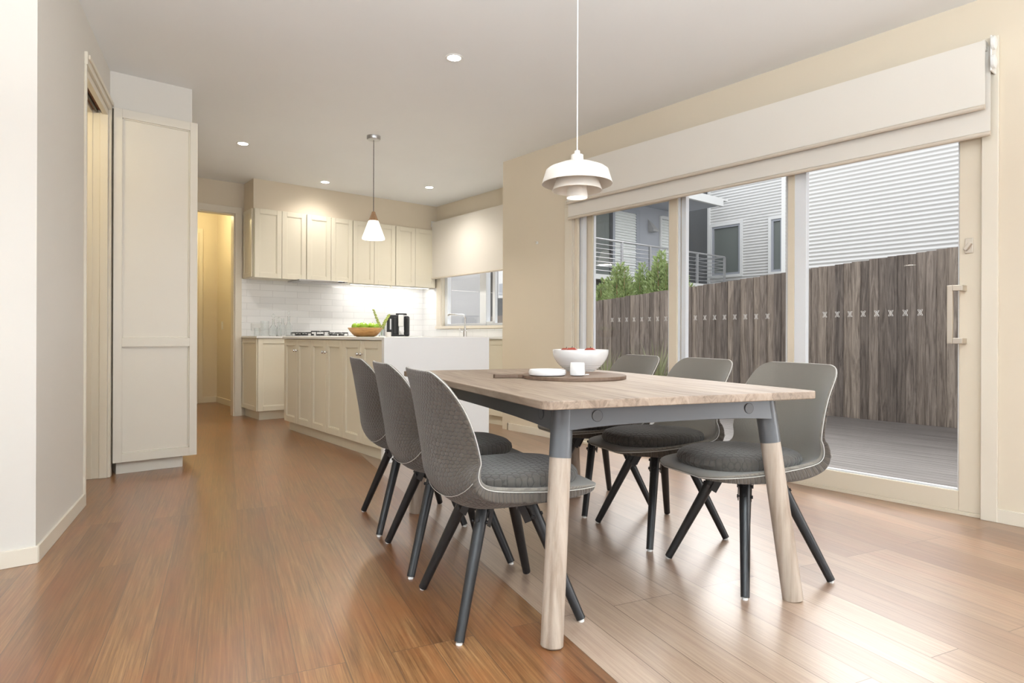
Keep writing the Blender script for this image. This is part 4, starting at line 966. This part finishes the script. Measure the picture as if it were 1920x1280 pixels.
# wedge wall lamp
b = MB().add([(15.72, YW - .005, 4.62), (15.98, YW - .005, 4.30), (15.72, YW - .005, 4.22), (15.72, YW - .22, 4.28), (15.98, YW - .22, 4.28), (15.98, YW - .005, 4.22), (15.72, YW - .22, 4.22), (15.98, YW - .22, 4.22), (15.98, YW - .005, 4.5)],
    [(0, 8, 4, 3), (3, 4, 7, 6), (0, 3, 6, 2), (8, 5, 7, 4), (0, 2, 5, 8), (2, 6, 7, 5)])
build('wall_lamp', b, M['renderl'], hb_)
# roof eave over the balcony
b = MB(); b.box((11.5, 10.95, 5.00), (17.3, YW, 5.08)); build('soffit', b, M['render'], hb_)
build('fascia', MB().box((11.5, 10.85, 4.98), (17.35, 10.95, 5.16)).box((11.5, 10.85, 5.16), (17.6, 11.0, 5.22)), M['trimw'], hb_)
build('balcony_slab', MB().box((11.5, 11.2, 2.44), (18.15, YW, 2.57)), M['trimw'], hb_)
build('under_slab_wall', MB().box((11.5, 11.5, -.6), (18.0, YW, 2.44)), M['renderd'], hb_)
rl_ = MB(); yr = 11.28
rl_.tube([(11.6, yr, 3.51), (18.1, yr, 3.51), (18.1, YW - .1, 3.51)], .028, 8)
hr = build('handrail', rl_, M['steel'], hb_, True)
b = MB()
for k in range(7): z = 2.68 + k * .115; b.tube([(11.6, yr, z), (18.1, yr, z), (18.1, YW - .1, z)], .010, 6)
build('railing_wires', b, M['steel'], hb_, True)
for xp in (13.1, 14.3, 16.6, 18.1): build('railing_post', MB().box((xp - .03, yr - .03, 2.5), (xp + .03, yr + .03, 3.5)), M['steel'], hb_)

# shrubs behind the fence
def shrub(px_, d, z0_, z1_, rad, lab, nleaf=4200):
    x, y = onray(px_, d); t = thing('shrub', (x, y, -.6), lab, 'shrub', 'green shrubs behind the fence')
    st = MB(); lf = MB()
    for k in range(9):
        a = k * 2.4; r = rad * .6 * math.sqrt(k / 9); tip = Vector((x + math.cos(a) * r, y + math.sin(a) * r, z1_ - .35 * (r / rad) * (z1_ - z0_) - random.uniform(0, .15)))
        st.tube([(x, y, -.6), ((x * 1.3 + tip.x * .7) / 2, (y * 1.3 + tip.y * .7) / 2, (tip.z - .6) / 2), tuple(tip)], [.03, .018, .004], 5)
        base = Vector((tip.x, tip.y, z0_))
        for j in range(nleaf // 9):
            f = random.random() ** .7; c_ = Vector((tip.x, tip.y, z0_ + (tip.z - z0_) * f)); rr = rad * .50 * (1.05 - f ** 2.2) + .03
            an = random.uniform(0, 2 * PI); q = c_ + Vector((math.cos(an), math.sin(an), 0)) * rr * random.uniform(.55, 1)
            dr_ = (Vector((math.cos(an), math.sin(an), random.uniform(.5, 1.6)))).normalized(); sd2 = dr_.cross(Vector((random.uniform(-1, 1), random.uniform(-1, 1), random.uniform(-1, 1)))).normalized(); ln = random.uniform(.06, .10); wd = .014
            lf.add([q, q + dr_ * ln * .5 + sd2 * wd, q + dr_ * ln, q + dr_ * ln * .5 - sd2 * wd], [(0, 1, 2, 3)])
    build('stems', st, M['capwood'], t); build('foliage', lf, M['leaf'], t)
shrub(1132, 13.7, .6, 2.28, .32, 'green shrub behind the fence, leftmost beside the door frame')
shrub(1163, 12.3, .6, 2.46, .38, 'rounded green shrub behind the fence below the balcony doors')
shrub(1205, 13.7, .6, 2.55, .38, 'green shrub behind the fence between the rounded one and the tallest one', 4600)
shrub(1240, 12.3, .6, 2.66, .40, 'tallest green shrub behind the fence, in front of the balcony rail', 5200)
shrub(1284, 13.7, .6, 2.28, .40, 'low green shrub behind the fence, right of the door mullion')
# grass clumps before the fence
def tuft(px_, d, h_, lab, n=120):
    x, y = onray(px_, d); b = MB()
    for k in range(n):
        a = random.uniform(0, 2 * PI); sp_ = random.uniform(.05, .45); hh = h_ * random.uniform(.6, 1); p0 = Vector((math.cos(a) * .05 * random.random(), math.sin(a) * .05 * random.random(), 0))
        p1 = p0 + Vector((math.cos(a) * sp_ * .3, math.sin(a) * sp_ * .3, hh * .6)); p2 = p0 + Vector((math.cos(a) * sp_, math.sin(a) * sp_, hh)); s_ = Vector((-math.sin(a), math.cos(a), 0)) * .005
        b.add([p0 - s_, p0 + s_, p1 + s_, p1 - s_, p2], [(0, 1, 2, 3), (3, 2, 4)])
    o = tag(build('ornamental_grass', b, M['grass'], None), lab, 'grass clump', 'ornamental grass clumps by the deck'); o.location = (x, y, -.036)
tuft(1232, 8.3, .98, 'tall loose grass clump by the fence, right of the white bowl'); tuft(1138, 8.8, .85, 'smaller grass clump by the fence, directly behind the white bowl', 90)
# what the kitchen window looks out on
hk = thing('grey_neighbour_building', (8, 10, -.6), 'light and charcoal grey building seen through the kitchen window', 'house')
build('light_wall', MB().box((8.7, 11.6, -.6), (8.9, 15, 4.2)), M['renderl'], hk); build('charcoal_wall', MB().box((8.85, 10.6, -.6), (9.05, 11.6, 4.2)), M['renderd'], hk)
build('downpipe', MB().tube([(8.66, 11.55, -.6), (8.66, 11.55, 4.2)], .04, 12), M['trimw'], hk, True)
t = thing('air_conditioner_box', (8.6, 10.85, 1.7), 'white utility box on the charcoal wall outside the kitchen window', 'utility box')
build('case', MB().box((8.6, 10.65, 1.78), (8.849, 11.0, 2.5)), M['trimw'], t, bevel=.01); build('grille', MB().box((8.59, 10.7, 1.85), (8.6, 10.95, 2.1)), M['frameg'], t)

for o in bpy.data.objects:
    for k in ('_loc', '_rz'):
        if k in o: del o[k]
